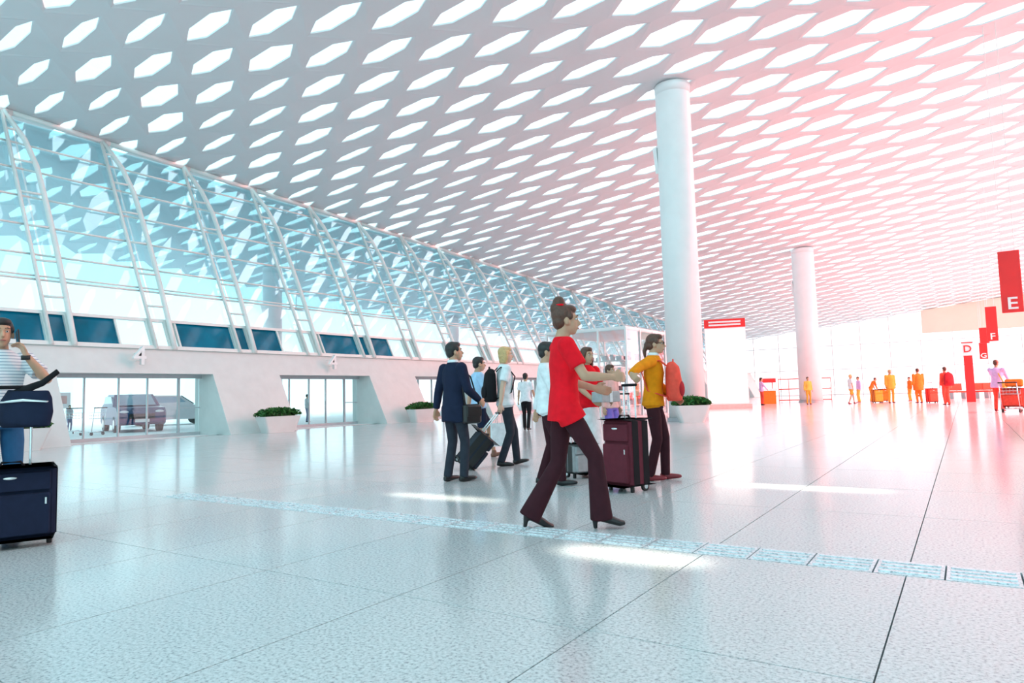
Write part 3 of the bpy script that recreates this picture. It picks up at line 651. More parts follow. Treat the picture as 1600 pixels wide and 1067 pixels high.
# ---- near left: man on the phone with a navy suitcase
p = on_floor(-8, 838); r_, P = person('man in a striped white shirt talking on a phone, cut by the left edge', p, IR * 0.75 - IF * 0.65, 1.74, top='striped_shirt', sleeve='short', bottom='denim', shoes='shoe_brown', hem=0.84,
    lw=(-0.13, 0.20, 1.46), leb=(-0.65, 0.35, -0.9), lhand=(0.25, -0.35, 0.8), lcurl=0.8, rw=(0.22, 0.22, 0.95), vox=0.010, head_yaw=-0.15)
man = r_
w_ = P['wr'][-1]; hd = P['head']
ph = thing('mobile_phone', 'black phone held to the ear of the man at the left edge', 'phone', local(man, Vector(hd(-0.105, 0.045, -0.035))), man.rotation_euler[2])
MB().rbox((0, 0, 0), (0.012, 0.068, 0.14), 0.008, Matrix.Rotation(0.35, 3, 'X'), axis=0).build('phone_case', 'black_leather', ph); MB().box((0.0075, 0, 0), (0.002, 0.060, 0.125), Matrix.Rotation(0.35, 3, 'X')).build('screen', 'teal_glass', ph)
el = (P['sh'][-1] + Vector((0, 0, 0)))
wrist = thing('wristwatch', 'black wristband on the raised arm of the man with the phone', 'wristband', local(man, w_), man.rotation_euler[2])
MB().loft([Vector((0, 0, -0.035)) , Vector((0.004, 0.004, 0.0))], [0.036, 0.034], n=16).build('band', 'rubber', wrist, True); MB().ell((-0.034, 0, -0.018), (0.006, 0.016, 0.016)).build('dial', 'black_leather', wrist, True)
p = on_floor(14, 852)
suitcase('large navy fabric suitcase standing at the left edge of the picture', (p.x, p.y, 0), face_rz((p.x - 0.3, p.y + 0.35)), 0.60, 0.28, 0.545, 'navy', 'black_cloth', 0.62)
o = thing('handbag', 'navy shoulder bag resting on the raised handle of the left suitcase', 'bag', (p.x, p.y, 0), face_rz(IF))
b = MB(); b.loft([(0, 0.12, 0.90), (0, 0.12, 0.93), (0.02, 0.12, 1.06), (0.05, 0.12, 1.17), (0.05, 0.12, 1.19)], [(0.17, 0.05), (0.21, 0.08), (0.22, 0.075), (0.18, 0.05), (0.15, 0.03)], n=20); organic(b, 'pouch', 'navy', o, 0.012, 2); MB().loft([(-0.17, 0.045, 1.10), (0.05, 0.04, 1.115), (0.24, 0.045, 1.10)], [(0.006, 0.012)] * 3, n=6).build('zip', 'chrome', o)
MB().loft([(-0.12, 0.10, 1.15), (0.06, 0.10, 1.215), (0.16, 0.10, 1.25), (0.28, 0.10, 1.34)], [(0.03, 0.012), (0.03, 0.012), (0.026, 0.012), (0.022, 0.010)], n=8).build('strap', 'black_cloth', o, True)

# ---- group of walkers, centre left
p = on_floor(712, 752); r_, P = person('man in a dark navy jacket seen from behind, walking right with a shoulder bag', p, IR * 0.75 + IF * 0.65, 1.66, top='navy', sleeve='long', hem=0.72, bottom='dark_slate', lf=(-0.09, -0.05, 0, 0), rf=(0.10, 0.06, 0, 0), lw=(-0.30, -0.10, 0.80), rw=(0.22, 0.24, 1.02), reb=(0.4, -1, -0.3), collar='white_cloth', fat=1.06, head_yaw=-0.35, head_pitch=-0.1)
o = thing('shoulder_bag', 'small dark bag hanging at the hip of the man in the navy jacket', 'bag', local(r_, (0.23, 0.10, 0.83)), r_.rotation_euler[2])
b = MB(); b.rbox((0, 0, 0), (0.10, 0.26, 0.24), 0.04); organic(b, 'pouch', 'black_leather', o, 0.011, 3); MB().loft([(0, -0.11, 0.11), (-0.06, -0.10, 0.40), (-0.16, -0.08, 0.60), (-0.10, 0.07, 0.46), (0, 0.11, 0.11)], [(0.016, 0.005)] * 5, n=6).build('strap', 'black_leather', o, True); MB().rbox((0.055, 0, 0.03), (0.014, 0.22, 0.12), 0.006).build('flap', 'black_leather', o)
p = on_floor(750, 716); r_, P = person('person in a light blue shirt and dark shorts behind the man in navy', p, IR * 0.9 + IF * 0.3, 1.68, top='sky_blue', sleeve='short', bottom='navy', legs='shorts', shoes='shoe_brown', lf=(-0.09, 0.28, 0, -8), rf=(0.09, -0.22, 0.04, 28), lw=(-0.28, -0.12, 0.86), rw=(0.27, 0.26, 0.98), vox=0.012)
o = thing('shopping_bag', 'white paper shopping bag carried by the person in light blue', 'bag', local(r_, (0.30, 0.27, 0.40)), r_.rotation_euler[2])
b = MB(); b.prism([(-0.055, -0.19), (0.055, -0.19), (0.05, 0.19), (-0.05, 0.19)], -0.15, 0.15, axis=1); b.build('paper_bag', 'white_cloth', o); [MB().loft([(0.05 * k, -0.06, 0.18), (0.03 * k, -0.03, 0.37), (0.03 * k, 0.03, 0.37), (0.05 * k, 0.06, 0.18)], [0.005] * 4, n=5).build('cord_handle', 'grey_cloth', o) for k in (-1, 1)]
p = on_floor(792, 727); r_, P = person('fair-haired traveller in a white T-shirt pulling a tilted dark suitcase', p, IR * 0.93 + IF * 0.25, 1.72, skin='skin_fair', hair='hair_blond', style='bob', top='white_cloth', sleeve='short', bottom='dark_slate', shoes='black_leather', lf=(-0.09, 0.18, 0, -5), rf=(0.09, -0.10, 0.0, 6), lw=(-0.27, 0.05, 0.82), rw=(0.26, -0.16, 0.80), vox=0.011)
backpack('black backpack worn by the fair-haired traveller in a white T-shirt', r_, P, False, 'black_cloth', 0.32, 0.50, 0.20)
hnd = local(r_, P['wr'][1] + Vector((0.02, -0.03, -0.08)))
vdir = Vector((IR.x * 0.93 + IF.x * 0.25, IR.y * 0.93 + IF.y * 0.25, 0)).normalized()
tl = math.radians(-42); Lh = 0.50 + 0.38 + 0.055
base_p = hnd - vdir * (Lh * math.sin(-tl) - 0.05); suitcase('dark grey suitcase tilted and pulled along by the fair-haired traveller', (base_p.x, base_p.y, 0.055), face_rz(-vdir), 0.38, 0.24, 0.50, 'dark_slate', 'black_leather', 0.36, tilt=-tl)
p = on_floor(823, 672); person('small distant person in a white shirt and dark trousers beside the red-shirted woman', p, IF * 0.9 + IR * 0.3, 1.62, top='white_cloth', sleeve='short', bottom='black_cloth', lf=(-0.09, 0.1, 0, 0), rf=(0.09, -0.12, 0, 0), rw=(0.25, 0.2, 0.95), vox=0.022)

# ---- red woman in the middle
p = on_floor(888, 826); r_, P = person('woman in a red top and flared black trousers striding right in heeled boots', p, IR * 0.98 + IF * 0.12, 1.67, skin='skin_tan', hair='hair_brown', style='bun', top='red_cloth', sleeve='short', hem=0.80, bottom='plum_black', flare=0.035, shoes='black_leather', heel=0.06,
    lf=(-0.09, -0.26, 0.0, 12), rf=(0.07, 0.25, 0.0, 0), lw=(-0.20, 0.30, 1.08), rw=(0.17, 0.36, 1.16), leb=(-0.4, -1, -0.5), reb=(0.5, -0.8, -0.6), lean=0.02, fat=0.98, vox=0.010)
for dx, s_ in ((0.0, 0.30),):
    ht = tag(MB().ell((0, 0, 0), (0.060, 0.055, 0.020)).build('hair_tie', 'red_cloth', None, True), 'scrunchie with painted red flare tint round the hair bun of the woman in red', 'hair tie')
    ht.location = local(r_, P['head'](0, -0.06, 0.125))  # red of the tie is lens-flare tint put into its colour
p = on_floor(872, 757); person('person in a white shirt and black trousers walking behind the red-shirted woman', p - IR * 0.10, IR * 0.95 - IF * 0.1, 1.60, top='white_cloth', sleeve='long', bottom='plum_black', lf=(-0.09, -0.10, 0, 10), rf=(0.09, 0.16, 0, 0), lw=(-0.26, -0.16, 0.86), rw=(0.22, 0.22, 0.95), vox=0.011)
p = on_floor(922, 735); r_, P = person('long-haired woman in a red top and white skirt beyond the red-shirted woman', p, -IF * 0.75 + IR * 0.55, 1.60, hair='hair_brown', style='long', top='red_cloth', sleeve='short', bottom='white_cloth', legs='skirt', flare=-0.06, shoes='black_leather', lw=(-0.16, 0.28, 1.02), rw=(0.16, 0.28, 1.02), vox=0.011)
o = thing('paper_parcel', 'pale grey parcel held by the long-haired woman in the white skirt', 'parcel', local(r_, (0, 0.36, 0.99)), r_.rotation_euler[2]); MB().rbox((0, 0, 0), (0.34, 0.20, 0.14), 0.015).build('box', 'grey_cloth', o); MB().box((0, 0, 0), (0.05, 0.205, 0.145)).build('tape', 'white_cloth', o)
p = on_floor(907, 745); suitcase('low grey suitcase between the red-shirted woman and the plum suitcase', (p.x, p.y, 0), face_rz(IF * 0.8 - IR * 0.5), 0.36, 0.22, 0.36, 'grey_cloth', 'black_leather', 0.10)
p = on_floor(957, 708); person('person in a pale pink top and violet shorts half hidden by the long-haired woman', p, IR * 0.6 - IF * 0.6, 1.46, top='pink_cloth', sleeve='long', bottom='violet', legs='shorts', hair='hair_brown', style='short', shoes='shoe_red', lw=(-0.25, 0.05, 0.80), rw=(0.25, 0.02, 0.82), vox=0.013)

# ---- yellow woman with suitcase
p = on_floor(980, 766); sdir = (IF * 0.62 + IR * 0.80).normalized(); suitcase('large upright plum-black suitcase held by the woman in mustard', (p.x, p.y, 0), face_rz(sdir), 0.40, 0.27, 0.70, 'plum', 'black_cloth', 0.36, wheels=0.05)
hw3 = Vector((p.x, p.y, 0)) + sdir * 0.095 + Vector((0, 0, 1.12))
p = on_floor(1026, 750); fy = (IR * 0.92 - IF * 0.30).normalized(); fxv = Vector((fy.y, -fy.x, 0)); hl = (hw3 + Vector((0, 0, 0.07)) - Vector((p.x, p.y, 0))); hl = Vector((hl.dot(fxv), hl.dot(fy), hl.z)) / (1.66 / 1.7)
r_, P = person('woman in a mustard sweater and glasses holding the handle of a suitcase', p, IR * 0.92 - IF * 0.30, 1.66, skin='skin_tan', hair='hair_brown', style='tied', top='mustard', sleeve='long', bottom='plum_black', shoes='shoe_red', glasses=True, lf=(-0.09, 0.10, 0, 0), rf=(0.09, -0.06, 0, 0), rw=(hl.x - 0.02, hl.y - 0.05, hl.z + 0.01), reb=(0.6, -1, 0.3), rhand=(0.3, 0.6, -0.6), rcurl=0.9, lw=(-0.14, 0.24, 1.00), lean=0.05, collar='white_cloth', vox=0.010)
backpack('red backpack worn on the chest of the woman in mustard', r_, P, True, 'coral_cloth', 0.32, 0.46, 0.19, pocket='crimson', dy=0.02)

# ---- luggage trolley
def trolley(label, loc, rz, s=1.0, load=None, group=None):
    o = thing('luggage_trolley', label, 'trolley', loc, rz, group)
    f = MB()
    for k in (-1, 1):
        f.tube((0.26 * k, -0.35, 0.12), (0.20 * k, 0.45, 0.12), 0.014); f.tube((0.26 * k, -0.35, 0.12), (0.26 * k, -0.48, 1.0), 0.014)
    f.tube((-0.26, -0.35, 0.12), (0.26, -0.35, 0.12), 0.014); f.tube((-0.20, 0.45, 0.12), (0.20, 0.45, 0.12), 0.014); f.tube((0, -0.35, 0.12), (0, 0.45, 0.12), 0.01); f.build('frame', 'chrome', o, True)
    MB().tube((-0.28, -0.48, 1.0), (0.28, -0.48, 1.0), 0.02).build('push_bar', 'rubber', o, True)
    bk = MB()
    for z in (0.62, 0.72, 0.82): bk.tube((-0.25, -0.42, z), (0.25, -0.42, z), 0.008, 6); bk.tube((-0.25, -0.22, z), (0.25, -0.22, z), 0.008, 6)
    for k in range(6): bk.tube((-0.25 + 0.1 * k, -0.22, 0.60), (-0.25 + 0.1 * k, -0.22, 0.82), 0.006, 6); bk.tube((-0.25 + 0.1 * k, -0.42, 0.60), (-0.25 + 0.1 * k, -0.22, 0.60), 0.006, 6)
    bk.build('basket', 'chrome', o)
    for (x, y) in ((-0.25, -0.34), (0.25, -0.34), (0, 0.40)): MB().disc_ring((x, y, 0.06), (1, 0, 0), 0.06, 0.035).build('wheel', 'rubber', o)
    return o
p = on_floor(975, 680); trolley('empty chrome luggage trolley standing behind the woman in mustard', (p.x, p.y, 0), face_rz(IR * 0.4 + IF))

# ================================================================== SIGNS AND FURNITURE
pm('sign_red', (0.85, 0.02, 0.02), 0.45, var=0.03, scale=2); pm('light_panel', (0.9, 0.9, 0.88), 0.4, var=0.02, emit=((1, 0.98, 0.92), 1.1)); pm('sign_white', (0.9, 0.9, 0.9), 0.4, var=0.02)
def hang(label, letter, px, py, dep, w, h):
    c = at_depth(px, py, dep); o = thing('hanging_sign', label, 'sign', c, 0)
    MB().rbox((0, 0, 0), (w, 0.10, h), 0.02, axis=1).build('panel', 'sign_red', o)
    for k in (-1, 1): MB().tube((k * w * .3, 0, h / 2 - .01), (k * w * .3, 0, ceil_z(c.x + k * w * .3, c.y) - c.z + 0.06), 0.012, 6).build('rod', 'steel_white', o)
    if letter: text('letter', letter, w * 0.95, 0.01, 'sign_white', o, (0, -0.062, -h / 2 + w * 0.48), (math.radians(90), 0, 0), 1.15)
    return o
hang('red hanging sign with a white letter E, nearest of the row', 'E', 1579, 440, 21.5, 0.56, 1.95)
hang('red hanging sign with a white letter F, second of the row', 'F', 1549.5, 506, 36.5, 0.50, 1.85)
hang('plain red hanging sign just behind the letter F sign', '', 1538, 524, 50, 0.6, 1.15)
hang('small red hanging sign with a white letter G, farthest of the row', 'G', 1536.5, 548, 62, 0.62, 1.5)
# floor-standing pillar sign
p = on_floor(1518, 628); o = thing('pillar_sign', 'tall slim red pillar sign with a white top standing on the floor', 'sign', p, 0)
MB().box((0, 0, 1.22), (0.40, 0.24, 2.44)).build('pillar', 'sign_red', o); MB().box((0, 0, 2.78), (0.46, 0.28, 0.66)).build('head', 'sign_white', o); text('letter', 'D', 0.52, 0.01, 'sign_red', o, (0, -0.15, 2.78), (math.radians(90), 0, 0)); MB().box((0, 0, 3.13), (0.52, 0.3, 0.06)).build('cap', 'sign_red', o)
# information panel
pa, pb = on_floor(1110, 640), on_floor(1166, 637); pc = (pa + pb) / 2; ax_ = (at_depth(1166, 637, pa.dot(FW)) - pa); wd = 62 / F_PX * (pa - Vector((0, 0, CAM_H))).dot(FW)
o = thing('information_panel', 'tall white information panel with a red header standing beside the thick column', 'sign', (pc.x, pc.y, 0), face_rz(IF * 0.96 + IR * 0.28)); hh = 4.75; wd *= 1.02
pm('base_pink', (0.75, 0.55, 0.52), 0.5)
MB().box((0, 0, 0.12), (wd * 1.12, 0.7, 0.24)).build('plinth', 'base_pink', o); MB().box((0, 0, 0.24 + (hh - 0.7) / 2), (wd, 0.34, hh - 0.7)).build('cabinet', 'white_paint', o); MB().box((0, -0.175, 0.24 + (hh - 0.7) / 2), (wd * .95, 0.02, hh - 0.86)).build('display', 'light_panel', o)
hdp = MB().box((0, 0, hh - 0.23), (wd, 0.36, 0.46)).build('header', 'sign_red', o)
for k, (z, w2) in enumerate(((0.08, .78), (-0.08, .78))): MB().box((0, -0.185, hh - 0.23 + z), (wd * w2, 0.012, 0.09)).build('text_line', 'sign_white', hdp)
# planters
def planter(label, loc, rz, L=1.55, soil=True):
    o = thing('planter', label, 'planter', loc, rz); h = 0.55
    a_, b_ = (L / 2, 0.22), (L / 2 - 0.18, 0.15)
    vs = []; 
    def ring(hx, hy, z, n=5, r=0.10):
        out = []
        for (sx, sy, a0) in ((1, 1, 0), (-1, 1, 90), (-1, -1, 180), (1, -1, 270)):
            for k in range(n): t = math.radians(a0 + 90 * k / (n - 1)); out.append((sx * (hx - r) + r * math.cos(t), sy * (hy - r) + r * math.sin(t), z))
        return out
    rs = [ring(L / 2 - 0.20, 0.20, 0), ring(L / 2, 0.28, h), ring(L / 2 - 0.04, 0.24, h), ring(L / 2 - 0.07, 0.22, h - 0.08)]; N = len(rs[0]); m = MB(); fs = [tuple(range(N)), tuple(range(3 * N, 4 * N))]
    for q in range(3): fs += [(q * N + k, q * N + (k + 1) % N, (q + 1) * N + (k + 1) % N, (q + 1) * N + k) for k in range(N)]
    m.add([v for r2 in rs for v in r2], fs).build('trough', 'concrete_white', o)
    lf_ = MB(); rnd = random.Random(int(loc[1] * 100))
    for k in range(900):
        x = rnd.uniform(-L / 2 - .02, L / 2 + .02); y = rnd.uniform(-.25, .25); prof = math.sqrt(max(0, 1 - (x / (L / 2 + .05)) ** 2)); z = h + 0.02 + rnd.random() ** .7 * 0.26 * prof
        c = Vector((x, y, z)); R_ = Euler((rnd.uniform(-1, 1), rnd.uniform(-1, 1), rnd.uniform(0, 6.28))).to_matrix(); s_ = rnd.uniform(.05, .10)
        lf_.add([c + R_ @ Vector(v) for v in ((-s_, 0, 0), (0, -s_ * .4, .01), (s_, 0, 0), (0, s_ * .4, .01))], [(0, 1, 2, 3)])
    core = MB().ell((0, 0, h), (L / 2 - .06, 0.20, 0.16)); core.build('shrub_core', 'leaf_dark', o, True)
    lo = lf_.build('leaves', 'leaf', o, fix=False); lo['kind'] = 'stuff'
    return o
pm('leaf', (0.035, 0.16, 0.03), 0.55, var=0.5, scale=9); pm('leaf_dark', (0.012, 0.05, 0.012), 0.8); pm('leaf_orange', (0.30, 0.14, 0.02), 0.6, var=0.4, scale=9)
planter('white trough planter with green shrub on the pier between the first two portals', (-19.6, 15.1, 0), math.radians(90))
planter('white trough planter with green shrub on the pier left of the man in navy', (-19.6, 22.5, 0), math.radians(90))
planter('white trough planter with green shrub half hidden behind the man with the phone', (-19.6, 7.3, 0), math.radians(90))
pq = at_depth(1081, 655, 22.1); planter('white trough planter with shrub at the foot of the thick white column', (pq.x, pq.y, 0), face_rz(-IR * 0.0 + IF), 1.15)

# glazed shop box behind the woman in mustard
cz = on_floor(983, 654); o = thing('glass_shop', 'glazed shop cabin with white frame and colourful shelves behind the woman in mustard', 'shop', (cz.x, cz.y, 0), 0)
LX, LY, HZ = 3.6, 5.5, 3.62
pm('goods_a', (0.35, 0.10, 0.12), 0.6, var=0.3, scale=5); pm('goods_b', (0.18, 0.18, 0.30), 0.6, var=0.3, scale=5); pm('goods_c', (0.75, 0.72, 0.75), 0.6, var=0.2, scale=5)
MB().box((-LX / 2, LY / 2, HZ - 0.06), (LX, LY, 0.14)).build('roof', 'white_paint', o); MB().box((-LX / 2, LY / 2, 0.04), (LX, LY, 0.08)).build('plinth', 'frame_grey', o)
for (x, y) in [(-LX * k / 3, 0) for k in range(4)] + [(0, LY * k / 4) for k in range(1, 5)] + [(-LX, LY)]: MB().box((x, y, HZ / 2), (0.08, 0.08, HZ - 0.1)).build('frame_post', 'white_paint', o)
for k in range(3): MB().box((-LX * (k + .5) / 3, 0, HZ / 2), (LX / 3 - 0.09, 0.015, HZ - 0.2)).build('pane', 'clear_glass', o)
for k in range(4): MB().box((0, LY * (k + .5) / 4, HZ / 2), (0.015, LY / 4 - 0.09, HZ - 0.2)).build('pane', 'clear_glass', o)
rnd = random.Random(3)
for z in (0.5, 1.1, 1.7, 2.3):
    MB().box((-LX / 2, LY - 0.4, z), (LX - 0.4, 0.4, 0.04)).build('shelf', 'white_paint', o); MB().box((-LX / 2, 0.5, z), (LX - 0.5, 0.35, 0.04)).build('shelf', 'white_paint', o); MB().box((-0.5, LY / 2, z), (0.35, LY - 1.6, 0.04)).build('shelf', 'white_paint', o)
    for (fx_, along, n_) in ((None, 'x', 9), (None, 'y', 12)):
        for k in range(n_):
            s_ = (rnd.uniform(.12, .24), rnd.uniform(.12, .24), rnd.uniform(.15, .42)); mt = rnd.choice(['goods_a', 'goods_b', 'goods_c', 'goods_c'])
            pos = (-0.35 - (LX - 0.7) * (k + .5) / n_, 0.5, z + .02 + s_[2] / 2) if along == 'x' else (-0.5, 1.0 + (LY - 2) * (k + .5) / n_, z + .02 + s_[2] / 2)
            g = MB().rbox(pos, s_, 0.02).build('merchandise', mt, None); g.location = o.location
            cw = {'goods_a': 'dark red', 'goods_b': 'slate blue', 'goods_c': 'pale grey'}[mt]; tag(g, '%s boxed goods on the shelves inside the glazed shop cabin' % cw, 'goods', '%s goods in the glass shop' % cw)

# distant kiosk and barrier
p = on_floor(1201, 631); o = thing('kiosk', 'small red and white service kiosk beyond the information panel', 'kiosk', p, face_rz(IF))
MB().box((0, 0, 0.42), (0.80, 0.6, 0.84)).build('counter', 'orange_cloth', o); MB().box((0, 0, 0.92), (0.95, 0.7, 0.14)).build('worktop', 'sign_white', o); MB().box((0.0, 0, 1.50), (0.9, 0.5, 0.26)).build('fascia', 'sign_red', o); MB().box((0, 0, 1.67), (0.95, 0.55, 0.07)).build('roof', 'sign_white', o)
for k in (-1, 1): MB().tube((0.38 * k, 0.2, 0.95), (0.38 * k, 0.2, 1.4), 0.03).build('post', 'sign_red', o)
pa, pb = on_floor(1218, 628), on_floor(1300, 626.5); L = (pb - pa).length; o = thing('glass_barrier', 'low glass barrier with thin rails between the kiosk and the slimmer column', 'barrier', pa, math.atan2((pb - pa).y, (pb - pa).x))
n_ = 5
for k in range(n_): MB().box((L * (k + .5) / n_, 0, 0.9), (L / n_ - 0.08, 0.02, 1.4)).build('pane', 'clear_glass', o)
for k in range(n_ + 1): MB().tube((L * k / n_, 0, 0), (L * k / n_, 0, 1.65), 0.03).build('post', 'pink_cloth', o)
for z in (0.12, 0.9, 1.62): MB().tube((0, 0, z), (L, 0, z), 0.035).build('rail', 'coral_cloth', o)
p = on_floor(1191, 633); person('distant person in pink standing at the red and white kiosk', p, IR, 1.6, top='lavender', bottom='coral_cloth', sleeve='long', vox=0.03, rw=(0.2, 0.3, 1.0))

# ---- people far down the hall on the right, flare glow painted into their clothes
FG = None
def far_person(label, px, py, f, h, top, bottom, **k):
    return person(label, on_floor(px, py), f, h, hair=k.pop('hair', 'hair_brown'), top=top, bottom=bottom, sleeve=k.pop('sleeve', 'long'), vox=0.03, shoes='shoe_red', **k)
far_person('distant person in glow-tinted amber with a dark vest beside the barrier', 1264, 632, -IF, 1.55, 'amber', 'ochre_cloth')
far_person('distant person in a white top and glow-tinted ochre shorts, leftmost in the sunlit group', 1331, 631, IR, 1.62, 'white_cloth', 'ochre_cloth', legs='shorts', lf=(-.09, .2, 0, 0), rf=(.09, -.2, 0, 10), sleeve='short', hair='hair_blond')
far_person('distant person in pale lavender next to the leftmost sunlit walker', 1343, 629, -IR, 1.5, 'lavender', 'amber')
far_person('distant person in glow-tinted orange stooping over luggage in the sunlit group', 1362, 628, IR, 1.5, 'orange_cloth', 'ochre_cloth', lean=0.5, lw=(-.15, .4, .75), rw=(.15, .4, .75))
far_person('distant person in a glow-tinted ochre coat standing upright among the sunlit group', 1393, 630, -IF, 1.78, 'ochre_cloth', 'ochre_cloth', hem=0.7, hair='hair_blond', fat=1.15)
far_person('distant person in a glow-tinted dark orange coat walking alone towards the far glazing', 1437, 630, IF, 1.78, 'orange_cloth', 'orange_cloth', hem=0.62, fat=1.3, lf=(-.06, .05, 0, 0), rf=(.06, -.1, 0, 0))
far_person('distant small person in glow-tinted orange left of the tinted dark orange coat', 1423, 627, -IR, 1.4, 'orange_cloth', 'ochre_cloth')
r_, P = far_person('distant person in glow-tinted coral carrying a large dark rucksack near the red pillar', 1480, 633, IF, 1.72, 'coral_cloth', 'coral_cloth', lf=(-.04, .05, 0, 0), rf=(.06, -.08, 0, 0))
backpack('large red-brown rucksack on the distant walker near the red pillar', r_, P, False, 'crimson', 0.46, 0.62, 0.26)
r_, P = far_person('woman in a lavender jacket and red trousers pushing a loaded trolley at the right edge', 1562, 643, IR * 0.8 + IF * 0.5, 1.72, 'lavender', 'coral_cloth', lw=(-.2, .42, 1.0), rw=(.2, .42, 1.0), hem=0.78, fat=1.15)
o = thing('waist_bag', 'small yellow bag slung on the woman in lavender at the right edge', 'bag', local(r_, (0.10, 0.0, 0.92)), r_.rotation_euler[2]); b = MB(); b.rbox((0.12, 0.0, 0), (0.10, 0.24, 0.22), 0.04); organic(b, 'pouch', 'amber', o, 0.015, 2); MB().loft([(0.12, -.1, .1), (0.0, -.12, .40), (-.12, -.02, .55)], [(0.02, .008)] * 3, n=6).build('strap', 'amber', o)
p = on_floor(1588, 644); trolley('luggage trolley loaded with red suitcases at the right edge', (p.x, p.y, 0), face_rz(IR * 0.8 + IF * 0.5))
for k, (dz, mt, hh_, lab) in enumerate(((0.135, 'coral_cloth', 0.62, 'coral red suitcase standing on the trolley at the right edge'),)):
    suitcase(lab, (p.x, p.y, dz), face_rz(IR * 0.8 + IF * 0.5), 0.62, 0.36, hh_, mt, 'crimson', 0.05)
tag(MB().rbox((0, 0, 0), (0.5, 0.34, 0.26), 0.08).build('duffel_bag', 'orange_cloth'), 'orange duffel bag lying on top of the coral suitcase', 'bag').location = (p.x, p.y, 0.135 + 0.055 + 0.62 + 0.17)
for (px, lab, mt) in ((1372, 'ochre suitcase standing among the sunlit group', 'ochre_cloth'), (1382, 'orange suitcase standing beside the glow-tinted ochre coat', 'orange_cloth'), (1457, 'coral suitcase standing alone near the rucksack walker', 'coral_cloth')):
    p = on_floor(px, 627.6 if px == 1382 else 629.5); suitcase(lab, (p.x, p.y, 0), face_rz(IF), 0.5, 0.3, 0.72, mt, 'crimson', 0.3)
# seats along the far glazing
for k, px in enumerate((1497, 1536, 1552)):
    p = on_floor(px, 622 if k else 623); o = thing('bench', ('coral bench seat left of the red pillar sign', 'coral bench seat right of the red pillar sign', 'coral bench seat farthest right of the red pillar sign')[k], 'bench', p, face_rz(IF))
    MB().rbox((0, 0, 0.45), (0.9, 0.5, 0.10), 0.03).build('seat', 'coral_cloth', o); MB().rbox((0, 0.25, 0.75), (0.9, 0.08, 0.45), 0.03).build('backrest', 'coral_cloth', o)
    for s_ in (-1, 1): MB().box((s_ * 0.38, 0, 0.2), (0.06, 0.4, 0.4)).build('leg', 'steel_grey', o)

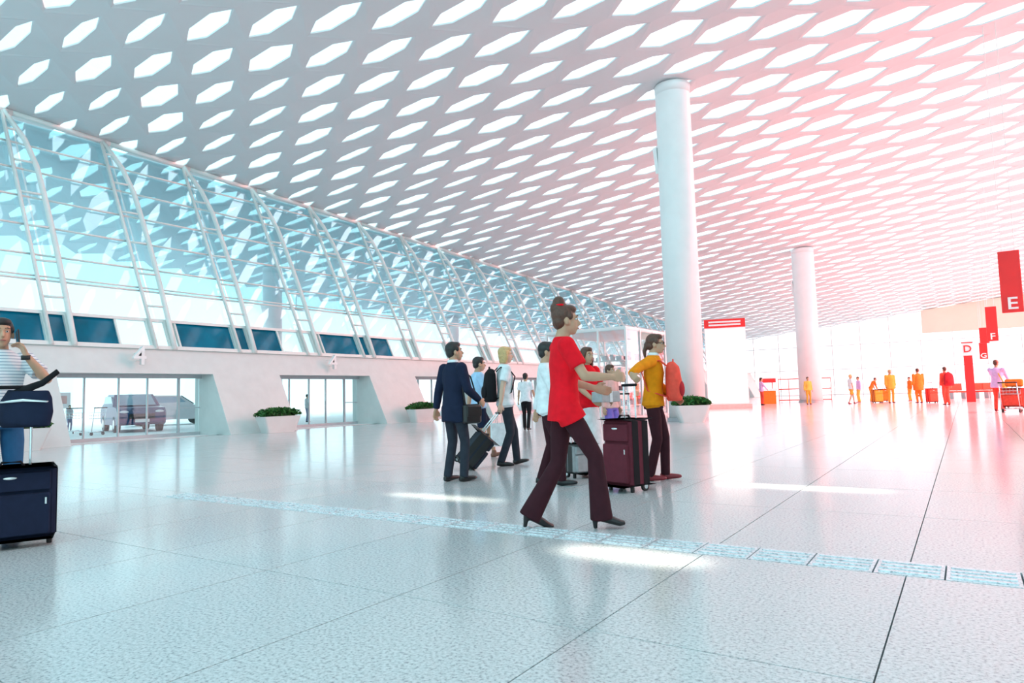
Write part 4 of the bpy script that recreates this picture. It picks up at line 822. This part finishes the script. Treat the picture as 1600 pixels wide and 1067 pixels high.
# ================================================================== OUTSIDE THE DOORS
pm('car_blue', (0.015, 0.06, 0.16), 0.35, var=0.03, coat=0.1); pm('car_glass', (0.25, 0.38, 0.48), 0.08, var=0.05); pm('headlight', (0.85, 0.87, 0.9), 0.15, var=0)
def car(label, loc, rz, mat):
    o = thing('car', label, 'car', loc, rz)
    prof = [(-2.1, .35), (-2.15, .75), (-1.9, .95), (-1.0, 1.02), (-.35, 1.5), (1.2, 1.52), (1.85, 1.0), (2.1, .9), (2.12, .4), (1.8, .28), (-1.9, .28)]
    b = MB(); N = len(prof)
    for (y, sx) in ((-.86, .97), (-.80, 1.0), (.80, 1.0), (.86, .97)): b.v += [(p_[0] * sx, y * (1 if p_[1] < 1.1 else .82), p_[1]) for p_ in prof]
    for q in range(3): b.f += [(q * N + k, q * N + (k + 1) % N, (q + 1) * N + (k + 1) % N, (q + 1) * N + k) for k in range(N)]
    b.f += [tuple(range(N)), tuple(range(3 * N, 4 * N))]; b.build('bodywork', mat, o)
    MB().add([(-1.02, -.68, 1.05), (-1.02, .68, 1.05), (-.42, .60, 1.48), (-.42, -.60, 1.48), (-1.06, -.68, 1.06), (-1.06, .68, 1.06), (-.46, .60, 1.49), (-.46, -.60, 1.49)], [(0, 1, 2, 3), (4, 5, 6, 7), (0, 1, 5, 4), (2, 3, 7, 6)]).build('windscreen', 'car_glass', o)
    for s_ in (-1, 1): MB().prism([(-.75, 1.04), (-.30, 1.42), (1.15, 1.44), (1.6, 1.04)], s_ * .80 - .02, s_ * .80 + .02, axis=1).build('side_window', 'car_glass', o); MB().ell((-2.08, s_ * .62, .78), (.06, .17, .08)).build('headlight', 'headlight', o, True)
    MB().box((-2.13, 0, .62), (.05, .9, .2)).build('grille', 'rubber', o); MB().box((-2.16, 0, .45), (.02, .5, .12)).build('number_plate', 'sign_white', o)
    for x in (-1.35, 1.35):
        for s_ in (-1, 1): w_ = MB().disc_ring((x, s_ * .76, .32), (0, 1, 0), .32, .2, 20).build('wheel', 'rubber', o); MB().disc_ring((x, s_ * .77, .32), (0, 1, 0), .19, .2, 12).build('hub', 'chrome', w_)
    return o
q = at_depth(218, 678, 28.0); car('dark blue car parked outside the nearest glass doors', (q.x - 0.6, q.y, 0), math.radians(162), 'car_blue')
q2 = at_depth(258, 676, 31.0); car('pale silver car behind the dark blue car outside the doors', (q2.x - 4, q2.y + 2.5, 0), math.radians(250), 'frame_grey')
q = at_depth(115, 676, 26.5); trolley('chrome luggage trolley outside, at the left of the nearest doors', (q.x, q.y, 0), 1.2)
q = at_depth(140, 676, 25.0); trolley('chrome luggage trolley outside, just left of the dark blue car', (q.x, q.y, 0), 1.9)
q = at_depth(108, 676, 29.5); person('person in pale grey outside the nearest doors beside the trolleys', (q.x, q.y, 0), (1, 0.2, 0), 1.1, top='grey_cloth', bottom='goods_b', vox=0.03)
q = at_depth(480, 660, 33); person('person in blue-grey outside the second pair of doors', (q.x, q.y, 0), (0.3, 1, 0), 1.3, top='grey_cloth', bottom='goods_b', vox=0.03, sleeve='long')
o = thing('street_sign', 'small white sign with a pink square outside the nearest doors', 'sign', at_depth(97, 676, 30) * 1.0, 0); o.location.z = 0
MB().tube((0, 0, 0), (0, 0, 1.0), .03).build('post', 'steel_white', o); MB().box((0, 0, 1.35), (.05, .6, .7)).build('plate', 'sign_white', o); MB().box((0.03, 0, 1.38), (.01, .3, .35)).build('symbol', 'pink_cloth', o)

# ------------------------------------------------------------------ bake the sculpted meshes
bpy.context.view_layer.update(); dg = bpy.context.evaluated_depsgraph_get()
for o in REMESH:
    me = bpy.data.meshes.new_from_object(o.evaluated_get(dg)); me.name = o.name.split('.')[0]
    if len(me.polygons):
        m0 = o.data.materials[0]; o.modifiers.clear(); o.data = me
        if not me.materials: me.materials.append(m0)
        me.polygons.foreach_set('use_smooth', [True] * len(me.polygons))
    else: o.modifiers.clear()
